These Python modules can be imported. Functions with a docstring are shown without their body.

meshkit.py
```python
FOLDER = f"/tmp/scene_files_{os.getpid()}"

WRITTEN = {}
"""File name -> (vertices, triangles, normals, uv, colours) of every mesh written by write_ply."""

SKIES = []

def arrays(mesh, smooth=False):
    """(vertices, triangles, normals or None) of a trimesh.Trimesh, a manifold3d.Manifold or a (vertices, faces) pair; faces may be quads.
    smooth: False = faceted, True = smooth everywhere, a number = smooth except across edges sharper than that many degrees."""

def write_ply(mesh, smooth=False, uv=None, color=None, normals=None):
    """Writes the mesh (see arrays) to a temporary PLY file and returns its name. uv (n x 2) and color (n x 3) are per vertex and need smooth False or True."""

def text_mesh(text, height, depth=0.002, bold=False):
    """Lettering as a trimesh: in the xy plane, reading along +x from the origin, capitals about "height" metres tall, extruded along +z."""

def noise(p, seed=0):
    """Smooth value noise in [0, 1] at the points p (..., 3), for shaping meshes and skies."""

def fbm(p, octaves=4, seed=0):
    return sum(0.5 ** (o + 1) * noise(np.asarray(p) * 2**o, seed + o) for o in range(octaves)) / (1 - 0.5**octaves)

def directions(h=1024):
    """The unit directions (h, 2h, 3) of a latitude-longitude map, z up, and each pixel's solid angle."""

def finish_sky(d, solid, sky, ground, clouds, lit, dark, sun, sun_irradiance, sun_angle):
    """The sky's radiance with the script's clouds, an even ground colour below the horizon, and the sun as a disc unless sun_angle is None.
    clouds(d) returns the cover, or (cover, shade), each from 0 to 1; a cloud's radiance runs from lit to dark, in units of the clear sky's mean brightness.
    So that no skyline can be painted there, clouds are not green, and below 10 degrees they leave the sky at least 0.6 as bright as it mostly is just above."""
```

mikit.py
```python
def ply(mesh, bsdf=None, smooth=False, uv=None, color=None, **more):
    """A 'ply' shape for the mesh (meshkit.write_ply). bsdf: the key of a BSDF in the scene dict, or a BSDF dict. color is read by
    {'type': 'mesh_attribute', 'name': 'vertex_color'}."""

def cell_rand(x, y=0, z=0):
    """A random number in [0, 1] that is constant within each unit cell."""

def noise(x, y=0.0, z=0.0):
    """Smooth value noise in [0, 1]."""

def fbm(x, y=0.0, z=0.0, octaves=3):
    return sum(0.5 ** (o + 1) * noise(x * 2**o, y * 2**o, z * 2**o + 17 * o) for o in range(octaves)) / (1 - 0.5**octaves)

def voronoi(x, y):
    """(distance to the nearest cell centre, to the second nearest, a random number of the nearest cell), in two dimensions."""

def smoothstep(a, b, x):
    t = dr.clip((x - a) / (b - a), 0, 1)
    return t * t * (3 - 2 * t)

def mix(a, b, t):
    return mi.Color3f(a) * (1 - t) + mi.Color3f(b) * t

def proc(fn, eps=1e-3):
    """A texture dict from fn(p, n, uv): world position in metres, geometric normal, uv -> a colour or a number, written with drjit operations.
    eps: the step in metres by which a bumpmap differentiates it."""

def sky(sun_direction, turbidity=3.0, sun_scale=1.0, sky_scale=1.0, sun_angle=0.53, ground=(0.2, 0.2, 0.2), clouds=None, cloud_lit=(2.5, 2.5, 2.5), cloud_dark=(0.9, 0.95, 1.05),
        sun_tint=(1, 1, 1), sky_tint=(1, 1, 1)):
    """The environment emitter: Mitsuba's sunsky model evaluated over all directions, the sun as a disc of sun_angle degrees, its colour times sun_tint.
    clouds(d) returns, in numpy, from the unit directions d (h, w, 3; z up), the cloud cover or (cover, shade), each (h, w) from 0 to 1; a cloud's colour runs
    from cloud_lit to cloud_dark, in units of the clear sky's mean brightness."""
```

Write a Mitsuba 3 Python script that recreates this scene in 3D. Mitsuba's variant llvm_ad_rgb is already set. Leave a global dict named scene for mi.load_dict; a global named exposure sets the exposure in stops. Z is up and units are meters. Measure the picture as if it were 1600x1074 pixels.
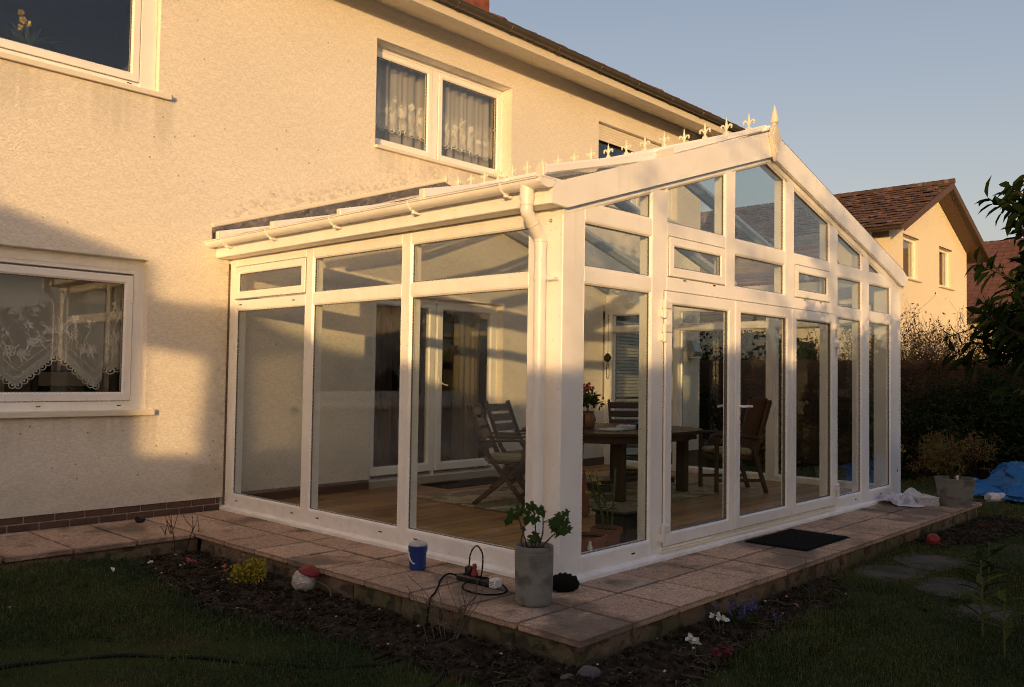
import math
import numpy as np
import trimesh
import shapely.geometry as sg
import drjit as dr
import mitsuba as mi
import mikit
import meshkit
from mikit import noise, fbm, voronoi, cell_rand, smoothstep, mix

T = mi.ScalarTransform4f
scene = {"type": "scene"}
labels = {}

# ------------------------------------------------------------------ camera, sky and exposure
CAM = np.array([-4.4093, -8.0286, 1.3311])
YAW, PITCH, ROLL = 0.8206, 0.0378, 0.0151
FW = np.array([math.sin(YAW) * math.cos(PITCH), math.cos(YAW) * math.cos(PITCH), math.sin(PITCH)])
RT0 = np.array([math.cos(YAW), -math.sin(YAW), 0.0])
UP0 = np.cross(RT0, FW)
UPV = -RT0 * math.sin(ROLL) + UP0 * math.cos(ROLL)
scene["camera"] = {"type": "perspective", "fov": 61.45, "fov_axis": "x", "near_clip": 0.05, "far_clip": 2000.0,
                   "to_world": T().look_at(origin=CAM.tolist(), target=(CAM + FW).tolist(), up=UPV.tolist())}
SUN = np.array([-1.27, -1.0, 0.12])
exposure = 3.2
scene["sky"] = mikit.sky(SUN.tolist(), turbidity=5.0, sun_scale=1.45, sky_scale=1.0, sun_tint=(1.0, 1.48, 4.6), sky_tint=(1.02, 1.02, 1.3), ground=(0.12, 0.12, 0.1))

# ------------------------------------------------------------------ mesh helpers
rng = np.random.default_rng(7)
TAKEN = set()


def uniq(key):
    k, n = key, 0
    while k in TAKEN:
        n += 1
        k = f"{key}_{n:03d}"
    TAKEN.add(k)
    return k


def put(key, mesh, mat, smooth=False):
    k = uniq(key)
    if isinstance(mesh, list):
        mesh = cat(mesh)
    scene[k] = mikit.ply(mesh, "mat_" + mat, smooth)
    return k


def thing(name, label=None, category=None, group=None, kind=None):
    k = uniq(name)
    d = {}
    for a, b in (("label", label), ("category", category), ("group", group), ("kind", kind)):
        if b:
            d[a] = b
    if d:
        labels[k] = d
    return k


def one(name, mesh, mat, label=None, category=None, group=None, kind=None, smooth=False):
    k = thing(name, label, category, group, kind)
    if isinstance(mesh, list):
        mesh = cat(mesh)
    scene[k] = mikit.ply(mesh, "mat_" + mat, smooth)
    return k


def vf(m):
    if isinstance(m, tuple):
        return m
    return np.asarray(m.vertices, float), np.asarray(m.faces, int)


def cat(ms):
    vs, fs, n = [], [], 0
    for m in ms:
        v, f = vf(m)
        if len(f) and f.shape[1] == 4:
            f = np.vstack([f[:, [0, 1, 2]], f[:, [0, 2, 3]]])
        vs.append(v)
        fs.append(f + n)
        n += len(v)
    return np.vstack(vs), np.vstack(fs)


def xf(m, M):
    v, f = vf(m)
    M = np.asarray(M, float)
    return v @ M[:3, :3].T + M[:3, 3], f


def place(m, loc=(0, 0, 0), rz=0.0, s=1.0, rx=0.0, ry=0.0):
    v, f = vf(m)
    v = v * np.asarray(s)
    if rx:
        c, t = math.cos(rx), math.sin(rx)
        v = v @ np.array([[1, 0, 0], [0, c, -t], [0, t, c]]).T
    if ry:
        c, t = math.cos(ry), math.sin(ry)
        v = v @ np.array([[c, 0, t], [0, 1, 0], [-t, 0, c]]).T
    if rz:
        c, t = math.cos(rz), math.sin(rz)
        v = v @ np.array([[c, -t, 0], [t, c, 0], [0, 0, 1]]).T
    return v + np.asarray(loc, float), f


def _chamfer_topology():
    sg_, mk = [], []
    for sx in (-1, 1):
        for sy in (-1, 1):
            for sz in (-1, 1):
                for k in range(3):
                    sg_.append((sx, sy, sz))
                    mk.append([0 if j == k else 1 for j in range(3)])
    S, Mk = np.array(sg_, float), np.array(mk, float)
    hull = trimesh.convex.convex_hull(S * (1 - 0.2 * Mk))
    d = np.linalg.norm(hull.vertices[:, None] - (S * (1 - 0.2 * Mk))[None], axis=2).argmin(1)
    return S, Mk, d[hull.faces]


CS, CM, CF = _chamfer_topology()
BV = np.array([[x, y, z] for x in (-1, 1) for y in (-1, 1) for z in (-1, 1)], float)
BF = np.array([[0, 1, 3], [0, 3, 2], [4, 6, 7], [4, 7, 5], [0, 4, 5], [0, 5, 1], [2, 3, 7], [2, 7, 6], [0, 2, 6], [0, 6, 4], [1, 5, 7], [1, 7, 3]])


def box(x0, x1, y0, y1, z0, z1, c=0.0):
    lo, hi = np.minimum([x0, y0, z0], [x1, y1, z1]), np.maximum([x0, y0, z0], [x1, y1, z1])
    m, h = (lo + hi) / 2, (hi - lo) / 2
    if c <= 0:
        return m + BV * h, BF
    c = min(c, 0.45 * h.min() * 2)
    return m + CS * (h - c * CM), CF


def bar(p, q, w, d, up=(0, 0, 1), c=0.0):
    """A bar from p to q, w across and d along 'up'."""
    p, q = np.asarray(p, float), np.asarray(q, float)
    a = q - p
    L = np.linalg.norm(a)
    a = a / L
    s = np.cross(a, up)
    s /= np.linalg.norm(s)
    u = np.cross(s, a)
    v, f = box(-L / 2, L / 2, -w / 2, w / 2, -d / 2, d / 2, c)
    return v @ np.array([a, s, u]) + (p + q) / 2, f


def extrude(poly, h0, h1, fmap):
    """A shapely polygon (a, b) between h0 and h1, mapped by fmap(a, b, h)."""
    polys = list(getattr(poly, "geoms", [poly]))
    out = []
    for g in polys:
        m = trimesh.creation.extrude_polygon(g, h1 - h0, engine="earcut")
        v = np.asarray(m.vertices)
        out.append((np.stack(fmap(v[:, 0], v[:, 1], v[:, 2] + h0), 1), np.asarray(m.faces)))
    return cat(out)


def ring(pts, prof, fmap, closed=True):
    """Sweeps the closed profile [(inset, h)] round the convex polygon pts (a, b), mitred; counter-clockwise."""
    P = np.asarray(pts, float)
    n = len(P)
    e = np.roll(P, -1, 0) - P
    e /= np.linalg.norm(e, axis=1, keepdims=True)
    nrm = np.stack([-e[:, 1], e[:, 0]], 1)
    n0 = np.roll(nrm, 1, 0)
    mit = (nrm + n0) / (1 + (nrm * n0).sum(1, keepdims=True))
    prof = np.asarray(prof, float)
    k = len(prof)
    a = P[:, None, 0] + mit[:, None, 0] * prof[None, :, 0]
    b = P[:, None, 1] + mit[:, None, 1] * prof[None, :, 0]
    h = np.broadcast_to(prof[None, :, 1], a.shape)
    v = np.stack(fmap(a.ravel(), b.ravel(), h.ravel()), 1)
    f = []
    for i in range(n):
        for j in range(k):
            j2, i2 = (j + 1) % k, (i + 1) % n
            f.append([i * k + j, i2 * k + j, i2 * k + j2, i * k + j2])
    f = np.array(f)
    return v, np.vstack([f[:, [0, 1, 2]], f[:, [0, 2, 3]]])


def inset(pts, d):
    P = np.asarray(pts, float)
    e = np.roll(P, -1, 0) - P
    e /= np.linalg.norm(e, axis=1, keepdims=True)
    nrm = np.stack([-e[:, 1], e[:, 0]], 1)
    n0 = np.roll(nrm, 1, 0)
    return P + d * (nrm + n0) / (1 + (nrm * n0).sum(1, keepdims=True))


def rect(a0, a1, b0, b1):
    a0, a1 = min(a0, a1), max(a0, a1)
    return [(a0, b0), (a1, b0), (a1, b1), (a0, b1)]


def sheet(pts, h, fmap):
    P = np.asarray(pts, float)
    v = np.stack(fmap(P[:, 0], P[:, 1], np.full(len(P), float(h))), 1)
    return v, np.array([[0, i, i + 1] for i in range(1, len(P) - 1)])


def lathe(prof, n=32, loc=(0, 0, 0), closed=False):
    prof = np.asarray(prof, float)
    th = np.arange(n) * 2 * math.pi / n
    k = len(prof)
    v = np.stack([prof[None, :, 0] * np.cos(th)[:, None], prof[None, :, 0] * np.sin(th)[:, None], np.broadcast_to(prof[None, :, 1], (n, k))], -1).reshape(-1, 3)
    i, j = np.meshgrid(np.arange(n), np.arange(k - 1), indexing="ij")
    i2 = (i + 1) % n
    q = np.stack([i * k + j, i2 * k + j, i2 * k + j + 1, i * k + j + 1], -1).reshape(-1, 4)
    f = np.vstack([q[:, [0, 1, 2]], q[:, [0, 2, 3]]])
    return v + np.asarray(loc, float), f


def tube(points, r, sides=8, cap=True):
    p = np.asarray(points, float)
    r = np.broadcast_to(np.asarray(r, float), (len(p),))
    t = np.gradient(p, axis=0)
    t /= np.linalg.norm(t, axis=1, keepdims=True) + 1e-12
    ref = np.array([0, 0, 1.0]) if abs(t[:, 2]).mean() < 0.8 else np.array([1.0, 0, 0])
    a = np.cross(t, ref)
    a /= np.linalg.norm(a, axis=1, keepdims=True) + 1e-12
    b = np.cross(t, a)
    ang = np.arange(sides) * 2 * math.pi / sides
    v = (p[:, None] + r[:, None, None] * (np.cos(ang)[None, :, None] * a[:, None] + np.sin(ang)[None, :, None] * b[:, None])).reshape(-1, 3)
    i, j = np.meshgrid(np.arange(len(p) - 1), np.arange(sides), indexing="ij")
    j2 = (j + 1) % sides
    q = np.stack([i * sides + j, i * sides + j2, (i + 1) * sides + j2, (i + 1) * sides + j], -1).reshape(-1, 4)
    f = np.vstack([q[:, [0, 1, 2]], q[:, [0, 2, 3]]])
    if cap:
        k = len(v)
        v = np.vstack([v, p[0], p[-1]])
        m = (len(p) - 1) * sides
        jj = np.arange(sides)
        f = np.vstack([f, np.stack([np.full(sides, k), (jj + 1) % sides, jj], 1), np.stack([np.full(sides, k + 1), m + jj, m + (jj + 1) % sides], 1)])
    return v, f


def smoothpath(pts, n=40):
    """Catmull-Rom through the points."""
    P = np.asarray(pts, float)
    P = np.vstack([2 * P[0] - P[1], P, 2 * P[-1] - P[-2]])
    m = len(P) - 3
    u = np.linspace(0, m - 1e-6, n)
    i = u.astype(int)
    t = (u - i)[:, None]
    p0, p1, p2, p3 = P[i], P[i + 1], P[i + 2], P[i + 3]
    return 0.5 * (2 * p1 + (p2 - p0) * t + (2 * p0 - 5 * p1 + 4 * p2 - p3) * t**2 + (3 * p1 - p0 - 3 * p2 + p3) * t**3)


def leaves(base, d, up, L, W, bend=0.15, fold=0.12):
    """Leaf blades: base points, directions, up vectors (n, 3), lengths and widths (n); eight triangles each."""
    base, d, up = (np.asarray(x, float) for x in (base, d, up))
    n = len(base)
    L, W = np.broadcast_to(L, (n,))[:, None], np.broadcast_to(W, (n,))[:, None]
    d = d / (np.linalg.norm(d, axis=1, keepdims=True) + 1e-9)
    s = np.cross(d, up)
    s /= np.linalg.norm(s, axis=1, keepdims=True) + 1e-9
    u = np.cross(s, d)
    V = [base]
    for t, w in ((0.35, 0.9), (0.7, 0.8)):
        c = base + d * L * t - u * L * bend * t * t
        V += [c - s * W * w / 2 + u * W * fold, c, c + s * W * w / 2 + u * W * fold]
    V.append(base + d * L - u * L * bend)
    V = np.stack(V, 1)
    F = np.array([[0, 1, 2], [0, 2, 3], [1, 4, 5], [1, 5, 2], [2, 5, 6], [2, 6, 3], [4, 7, 5], [5, 7, 6]])
    return V.reshape(-1, 3), (F[None] + 8 * np.arange(n)[:, None, None]).reshape(-1, 3)


def chips(base, d, up, L, W):
    """Small four-cornered leaves or blades, two triangles each."""
    base, d, up = (np.asarray(x, float) for x in (base, d, up))
    n = len(base)
    L, W = np.broadcast_to(L, (n,))[:, None], np.broadcast_to(W, (n,))[:, None]
    d = d / (np.linalg.norm(d, axis=1, keepdims=True) + 1e-9)
    s = np.cross(d, up)
    s /= np.linalg.norm(s, axis=1, keepdims=True) + 1e-9
    V = np.stack([base, base + d * L * 0.45 - s * W / 2, base + d * L, base + d * L * 0.45 + s * W / 2], 1)
    F = np.array([[0, 1, 2], [0, 2, 3]])
    return V.reshape(-1, 3), (F[None] + 4 * np.arange(n)[:, None, None]).reshape(-1, 3)


def rdir(r, n, zlo=-1.0, zhi=1.0):
    z = r.uniform(zlo, zhi, n)
    a = r.uniform(0, 2 * math.pi, n)
    q = np.sqrt(np.maximum(0, 1 - z * z))
    return np.stack([q * np.cos(a), q * np.sin(a), z], 1)


def branch(r, p, d, L, rad, depth, out, tips, spread=0.6, kids=(2, 3), bendy=0.25, up=0.1, minr=0.002):
    """Recursive bare branches: polylines with radii into out, tips (point, direction) into tips."""
    n = 4
    pts, q, e = [np.array(p, float)], np.array(p, float), np.array(d, float)
    for i in range(n):
        e = e + r.normal(0, bendy / n, 3) + np.array([0, 0, up / n])
        e /= np.linalg.norm(e)
        q = q + e * L / n
        pts.append(q)
    out.append((np.array(pts), np.linspace(rad, max(rad * 0.6, minr), n + 1)))
    if depth == 0:
        tips.append((q, e))
        return
    for i in range(r.integers(kids[0], kids[1] + 1)):
        k = r.integers(1, n + 1) if i else n
        e2 = (pts[k] - pts[k - 1]) / np.linalg.norm(pts[k] - pts[k - 1]) + r.normal(0, spread, 3)
        e2 /= np.linalg.norm(e2)
        branch(r, pts[k], e2, L * r.uniform(0.6, 0.85), max(rad * 0.6, minr), depth - 1, out, tips, spread, kids, bendy, up, minr)


def tubes(out, sides=3):
    return cat([tube(p, rr, sides, cap=False) for p, rr in out])


def displaced(m, amp, freq, seed=0, edge=None, vertical=False):
    """The mesh refined to 'edge' and pushed along its normals by noise."""
    v, f = vf(m)
    t = trimesh.Trimesh(v, f, process=True)
    if edge:
        v2, f2 = trimesh.remesh.subdivide_to_size(t.vertices, t.faces, edge, max_iter=12)
        t = trimesh.Trimesh(v2, f2, process=True)
    d = (meshkit.fbm(t.vertices * freq, 3, seed) - 0.5) * 2 * amp
    n = np.array(t.vertex_normals)
    return t.vertices + n * d[:, None], np.array(t.faces)


def on_wall(a, b, h):
    return a, -h, b

# ------------------------------------------------------------------ materials
def two(b):
    return {"type": "twosided", "bsdf": b}


def pri(col, rough=0.5, **k):
    c = {"type": "rgb", "value": list(col)} if isinstance(col, (tuple, list)) else col
    return {"type": "principled", "base_color": c, "roughness": rough, **k}


def bumped(b, fn, scale=1.0, eps=1e-3):
    return {"type": "bumpmap", "arbitrary": mikit.proc(fn, eps), "scale": scale, "bsdf": b}


def P3(p, s):
    return p.x * s, p.y * s, p.z * s


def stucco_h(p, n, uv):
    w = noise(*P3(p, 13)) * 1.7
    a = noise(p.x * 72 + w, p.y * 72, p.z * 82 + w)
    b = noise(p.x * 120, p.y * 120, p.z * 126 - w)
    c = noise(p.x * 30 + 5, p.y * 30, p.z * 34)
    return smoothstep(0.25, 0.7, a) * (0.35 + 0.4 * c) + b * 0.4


def stucco_col(p, n, uv):
    big = fbm(*P3(p, 0.9), 4)
    fine = noise(*P3(p, 60))
    low = 1 - smoothstep(0.1, 0.75, p.z + 0.35 * (fbm(*P3(p, 2.5), 3) - 0.5))
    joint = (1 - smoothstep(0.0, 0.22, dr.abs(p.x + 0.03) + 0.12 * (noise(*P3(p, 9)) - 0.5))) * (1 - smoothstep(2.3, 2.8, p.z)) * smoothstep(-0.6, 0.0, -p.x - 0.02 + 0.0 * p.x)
    vo = voronoi(p.x * 7 + 3.1 * p.y, p.z * 7)
    speck = smoothstep(0.075, 0.045, vo[0]) * smoothstep(0.87, 0.9, vo[2]) * smoothstep(0.4, 0.6, noise(*P3(p, 1.7)))
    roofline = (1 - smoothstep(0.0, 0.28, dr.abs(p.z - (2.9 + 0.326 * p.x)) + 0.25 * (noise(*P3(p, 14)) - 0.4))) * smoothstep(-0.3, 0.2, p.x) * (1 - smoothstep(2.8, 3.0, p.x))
    c = mix((0.84, 0.795, 0.715), (0.75, 0.705, 0.63), big) * (0.92 + 0.12 * fine)
    c = mix(c, (0.46, 0.42, 0.35), 0.42 * low * (0.5 + fbm(*P3(p, 6), 3)))
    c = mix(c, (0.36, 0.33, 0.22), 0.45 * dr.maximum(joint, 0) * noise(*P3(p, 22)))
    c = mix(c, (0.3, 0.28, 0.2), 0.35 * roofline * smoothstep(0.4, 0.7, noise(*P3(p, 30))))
    patch = smoothstep(0.24, 0.16, dr.sqrt(dr.square((p.x + 0.2) * 1.1) + dr.square(p.z - 0.24)) + 0.14 * (noise(*P3(p, 11)) - 0.5))
    patch2 = smoothstep(0.62, 0.66, fbm(*P3(p + 3, 0.8), 2)) * 0.5
    c = mix(c, (0.5, 0.45, 0.36), 0.6 * patch + 0.18 * patch2)
    c = c * (0.87 + 0.2 * stucco_h(p, n, uv))  # relief shade put into the colour: hollows darker, raised grain lighter
    drip = noise(p.x * 26, 0, p.z * 1.1) * noise(p.x * 7, 0, 3.0)
    under = smoothstep(0.1, 0.0, dr.abs(p.x + 2.0) - 1.25) * smoothstep(0.45, 0.92, p.z) * (1 - smoothstep(0.9, 0.93, p.z)) + smoothstep(0.1, 0.0, dr.abs(p.x + 2.0) - 1.3) * smoothstep(3.3, 3.92, p.z) * (1 - smoothstep(3.93, 3.96, p.z)) + smoothstep(0.1, 0.0, dr.abs(p.x - 2.97) - 1.2) * smoothstep(3.5, 4.0, p.z) * (1 - smoothstep(4.0, 4.03, p.z))
    c = mix(c, (0.42, 0.38, 0.31), dr.clip(1.0 * under * drip, 0, 0.3))
    return mix(c, (0.16, 0.13, 0.1), 0.7 * speck)


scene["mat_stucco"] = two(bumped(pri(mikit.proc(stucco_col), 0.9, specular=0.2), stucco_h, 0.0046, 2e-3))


def cream_col(p, n, uv):
    return mix((0.76, 0.69, 0.55), (0.66, 0.59, 0.46), fbm(*P3(p, 0.7), 4))


scene["mat_render_cream"] = two(pri(mikit.proc(cream_col), 0.9, specular=0.2))


def brick_col(p, n, uv):
    k = cell_rand(p.x * 4.0 + 0.13, p.y * 0.3, p.z * 15)
    return mix(mix((0.1, 0.045, 0.034), (0.055, 0.028, 0.022), k), (0.14, 0.09, 0.07), 0.5 * fbm(*P3(p, 40), 3))


scene["mat_brick"] = two(pri(mikit.proc(brick_col), 0.8))
scene["mat_mortar"] = two(pri((0.42, 0.38, 0.32), 0.95))


def paver_col(p, n, uv):
    k = cell_rand((p.x + 0.83) / 0.4875 + 0.003, (p.y + 5.212) / 0.462 + 0.003, 3)
    g = noise(*P3(p, 130))
    s = noise(*P3(p, 62))
    c = mix((0.47, 0.32, 0.23), (0.36, 0.245, 0.18), k)
    c = c * (0.45 + 0.75 * g + 0.45 * s)
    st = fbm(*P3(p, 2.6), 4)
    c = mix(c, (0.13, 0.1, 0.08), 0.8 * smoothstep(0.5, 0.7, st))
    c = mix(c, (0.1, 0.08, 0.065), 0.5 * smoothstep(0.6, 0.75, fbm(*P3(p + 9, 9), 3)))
    c = mix(c, (0.4, 0.35, 0.3), 0.3 * smoothstep(0.58, 0.78, fbm(*P3(p + 7, 3.1), 3)))
    ex = (p.x + 0.83) / 0.4875
    ey = (p.y + 5.212) / 0.462
    ex = dr.abs(ex - dr.round(ex)) * 0.4875
    ey = dr.select(p.y < -1.06, dr.abs(ey - dr.round(ey)) * 0.462, 1.0)
    rimd = dr.minimum(ex, ey) - 0.007 * noise(*P3(p, 28))
    return mix(c, (0.055, 0.045, 0.035), 0.6 * (1 - smoothstep(0.004, 0.014, rimd)) * smoothstep(-0.06, -0.05, p.z))


def paver_h(p, n, uv):
    return noise(*P3(p, 150)) + 0.7 * noise(*P3(p, 70))


scene["mat_paver"] = two(bumped(pri(mikit.proc(paver_col), 0.85, specular=0.25), paver_h, 0.006))


def block_col(p, n, uv):
    f = fbm(*P3(p, 5), 4)
    c = mix((0.27, 0.2, 0.145), (0.14, 0.105, 0.078), f) * (0.7 + 0.5 * noise(*P3(p, 120)))
    c = mix(c, (0.1, 0.11, 0.05), 0.7 * smoothstep(0.5, 0.7, fbm(*P3(p + 3, 3.2), 3)))
    c = mix(c, (0.05, 0.045, 0.035), 0.75 * smoothstep(0.5, 0.66, fbm(*P3(p + 8, 13), 3)))
    return mix(c, (0.05, 0.04, 0.03), (1 - smoothstep(-0.25, -0.12, p.z)) * 0.5)


scene["mat_concrete_block"] = two(bumped(pri(mikit.proc(block_col), 0.95, specular=0.1), lambda p, n, uv: fbm(*P3(p, 34), 4), 0.035))


def soil_col(p, n, uv):
    f = fbm(*P3(p, 18), 4)
    return mix((0.016, 0.012, 0.008), (0.052, 0.038, 0.027), smoothstep(0.3, 0.8, f)) * (0.6 + 0.7 * noise(*P3(p, 150)))


scene["mat_soil"] = two(bumped(pri(mikit.proc(soil_col), 0.95, specular=0.1), lambda p, n, uv: fbm(*P3(p, 45), 3), 0.02))


def lawn_col(p, n, uv):
    f = fbm(*P3(p, 2.2), 4)
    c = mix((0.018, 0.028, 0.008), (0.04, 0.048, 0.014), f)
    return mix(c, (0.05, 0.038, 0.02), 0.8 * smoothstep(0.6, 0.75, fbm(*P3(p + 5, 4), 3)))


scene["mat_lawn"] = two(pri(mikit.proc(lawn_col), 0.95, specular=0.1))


def blade_col(p, n, uv):
    f = fbm(*P3(p, 1.4), 3)
    k = noise(*P3(p, 70))
    c = mix((0.026, 0.052, 0.016), (0.06, 0.076, 0.022), smoothstep(0.35, 0.65, f))
    c = mix(c, (0.15, 0.135, 0.04), 0.6 * smoothstep(0.5, 0.72, fbm(*P3(p + 4, 0.9), 3)))
    c = mix(c, (0.16, 0.13, 0.06), 0.6 * smoothstep(0.7, 0.85, k))
    return c * (0.65 + 0.6 * noise(*P3(p, 23)))


scene["mat_blade"] = two(pri(mikit.proc(blade_col), 0.6, specular=0.3))


def pvc_col(p, n, uv):
    d = fbm(*P3(p, 3.5), 4)
    sp = smoothstep(0.9, 0.93, noise(*P3(p, 75)))
    low = (1 - smoothstep(0.0, 0.22, p.z)) * smoothstep(0.35, 0.7, fbm(*P3(p, 12), 3))
    c = mix((0.87, 0.86, 0.845), (0.825, 0.81, 0.79), smoothstep(0.35, 0.75, d))
    c = mix(c, (0.5, 0.45, 0.37), 0.16 * low)
    st = smoothstep(0.55, 0.85, noise(p.x * 31, p.y * 31, p.z * 0.8)) * smoothstep(0.3, 0.7, noise(*P3(p, 2.1)))
    c = mix(c, (0.52, 0.48, 0.41), 0.13 * st)
    return mix(c, (0.4, 0.35, 0.27), 0.45 * sp)


scene["mat_pvc"] = two(pri(mikit.proc(pvc_col), 0.34, specular=0.5))
scene["mat_pvc_aged"] = two(pri((0.74, 0.69, 0.58), 0.4))
scene["mat_gasket"] = two(pri((0.12, 0.115, 0.105), 0.6))
scene["mat_rebate"] = two(pri((0.22, 0.205, 0.185), 0.8))  # grey that paints the shadow lines round sashes, vents and doors
scene["mat_rafter"] = two(pri((0.24, 0.26, 0.28), 0.4))
scene["mat_lace_thread"] = two(pri((0.8, 0.78, 0.74), 0.9))
scene["mat_joint"] = two(pri((0.03, 0.025, 0.018), 0.95, specular=0.1))
scene["mat_slot"] = two(pri((0.012, 0.012, 0.012), 0.8))
scene["mat_glass"] = {"type": "thindielectric", "int_ior": 1.5, "specular_transmittance": {"type": "rgb", "value": [0.8, 0.83, 0.79]}}
scene["mat_roof_glass"] = {"type": "thindielectric", "int_ior": 1.5, "specular_transmittance": {"type": "rgb", "value": [0.84, 0.88, 0.87]}}
scene["mat_house_glass"] = {"type": "thindielectric", "int_ior": 1.55, "specular_transmittance": {"type": "rgb", "value": [0.82, 0.84, 0.82]}}


def tile_col(p, n, uv):
    k = cell_rand(p.x * 3.33, p.y * 2.9, p.z * 1.3)
    c = mix((0.24, 0.075, 0.04), (0.13, 0.045, 0.03), k)
    return mix(c, (0.08, 0.05, 0.04), smoothstep(0.5, 0.8, fbm(*P3(p, 7), 3)))


scene["mat_roof_tile"] = two(pri(mikit.proc(tile_col), 0.8))


def ntile_col(p, n, uv):
    k = cell_rand(p.x * 3.077 - 0.02, p.y * 3.333 - 0.27)
    c = mix((0.105, 0.055, 0.038), (0.055, 0.033, 0.026), k)
    return mix(c, (0.24, 0.15, 0.11), 0.5 * smoothstep(0.88, 0.95, cell_rand(p.x * 6.2 + 4.98, p.y * 6.67 - 0.27)))


scene["mat_neighbor_tile"] = two(pri(mikit.proc(ntile_col), 0.75))
scene["mat_red_tile"] = two(pri(mikit.proc(lambda p, n, uv: mix((0.16, 0.068, 0.048), (0.09, 0.042, 0.032), noise(*P3(p, 3.3)))), 0.8))
scene["mat_zinc"] = two(pri(mikit.proc(lambda p, n, uv: mix((0.17, 0.145, 0.11), (0.1, 0.085, 0.065), fbm(*P3(p, 5), 4))), 0.45, metallic=0.55))
scene["mat_brown_metal"] = two(pri((0.06, 0.04, 0.03), 0.4, metallic=0.3))
scene["mat_brown_wood"] = two(pri((0.085, 0.045, 0.028), 0.6))
scene["mat_painted_wood"] = two(pri(mikit.proc(lambda p, n, uv: mix((0.7, 0.64, 0.52), (0.6, 0.54, 0.43), fbm(p.x * 1.5, p.y * 20, p.z * 20, 3))), 0.55))


def foil_col(p, n, uv):
    return mix((0.2, 0.19, 0.19), (0.38, 0.35, 0.32), smoothstep(0.5, 0.8, fbm(*P3(p, 14), 4)))


scene["mat_lead_foil"] = two(bumped(pri(mikit.proc(foil_col), 0.42, metallic=0.5), lambda p, n, uv: fbm(*P3(p, 22), 3), 0.05))


def floor_col(p, n, uv):
    row = dr.floor(p.y / 0.14)
    k = cell_rand(row, dr.floor(p.x * 0.5 + 0.37 * row), 5)
    g = fbm(p.x * 2.2 + 13 * k, p.y * 55, 0, 3)
    c = mix((0.36, 0.19, 0.075), (0.23, 0.11, 0.04), k)
    return c * (0.55 + 0.85 * g)


scene["mat_floor_wood"] = two(pri(mikit.proc(floor_col), 0.42))


def teak_col(p, n, uv):
    g = fbm(p.x * 9 + 3 * noise(*P3(p, 6)), p.y * 9, p.z * 9, 3)
    return mix((0.055, 0.023, 0.011), (0.026, 0.012, 0.007), g)


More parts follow.
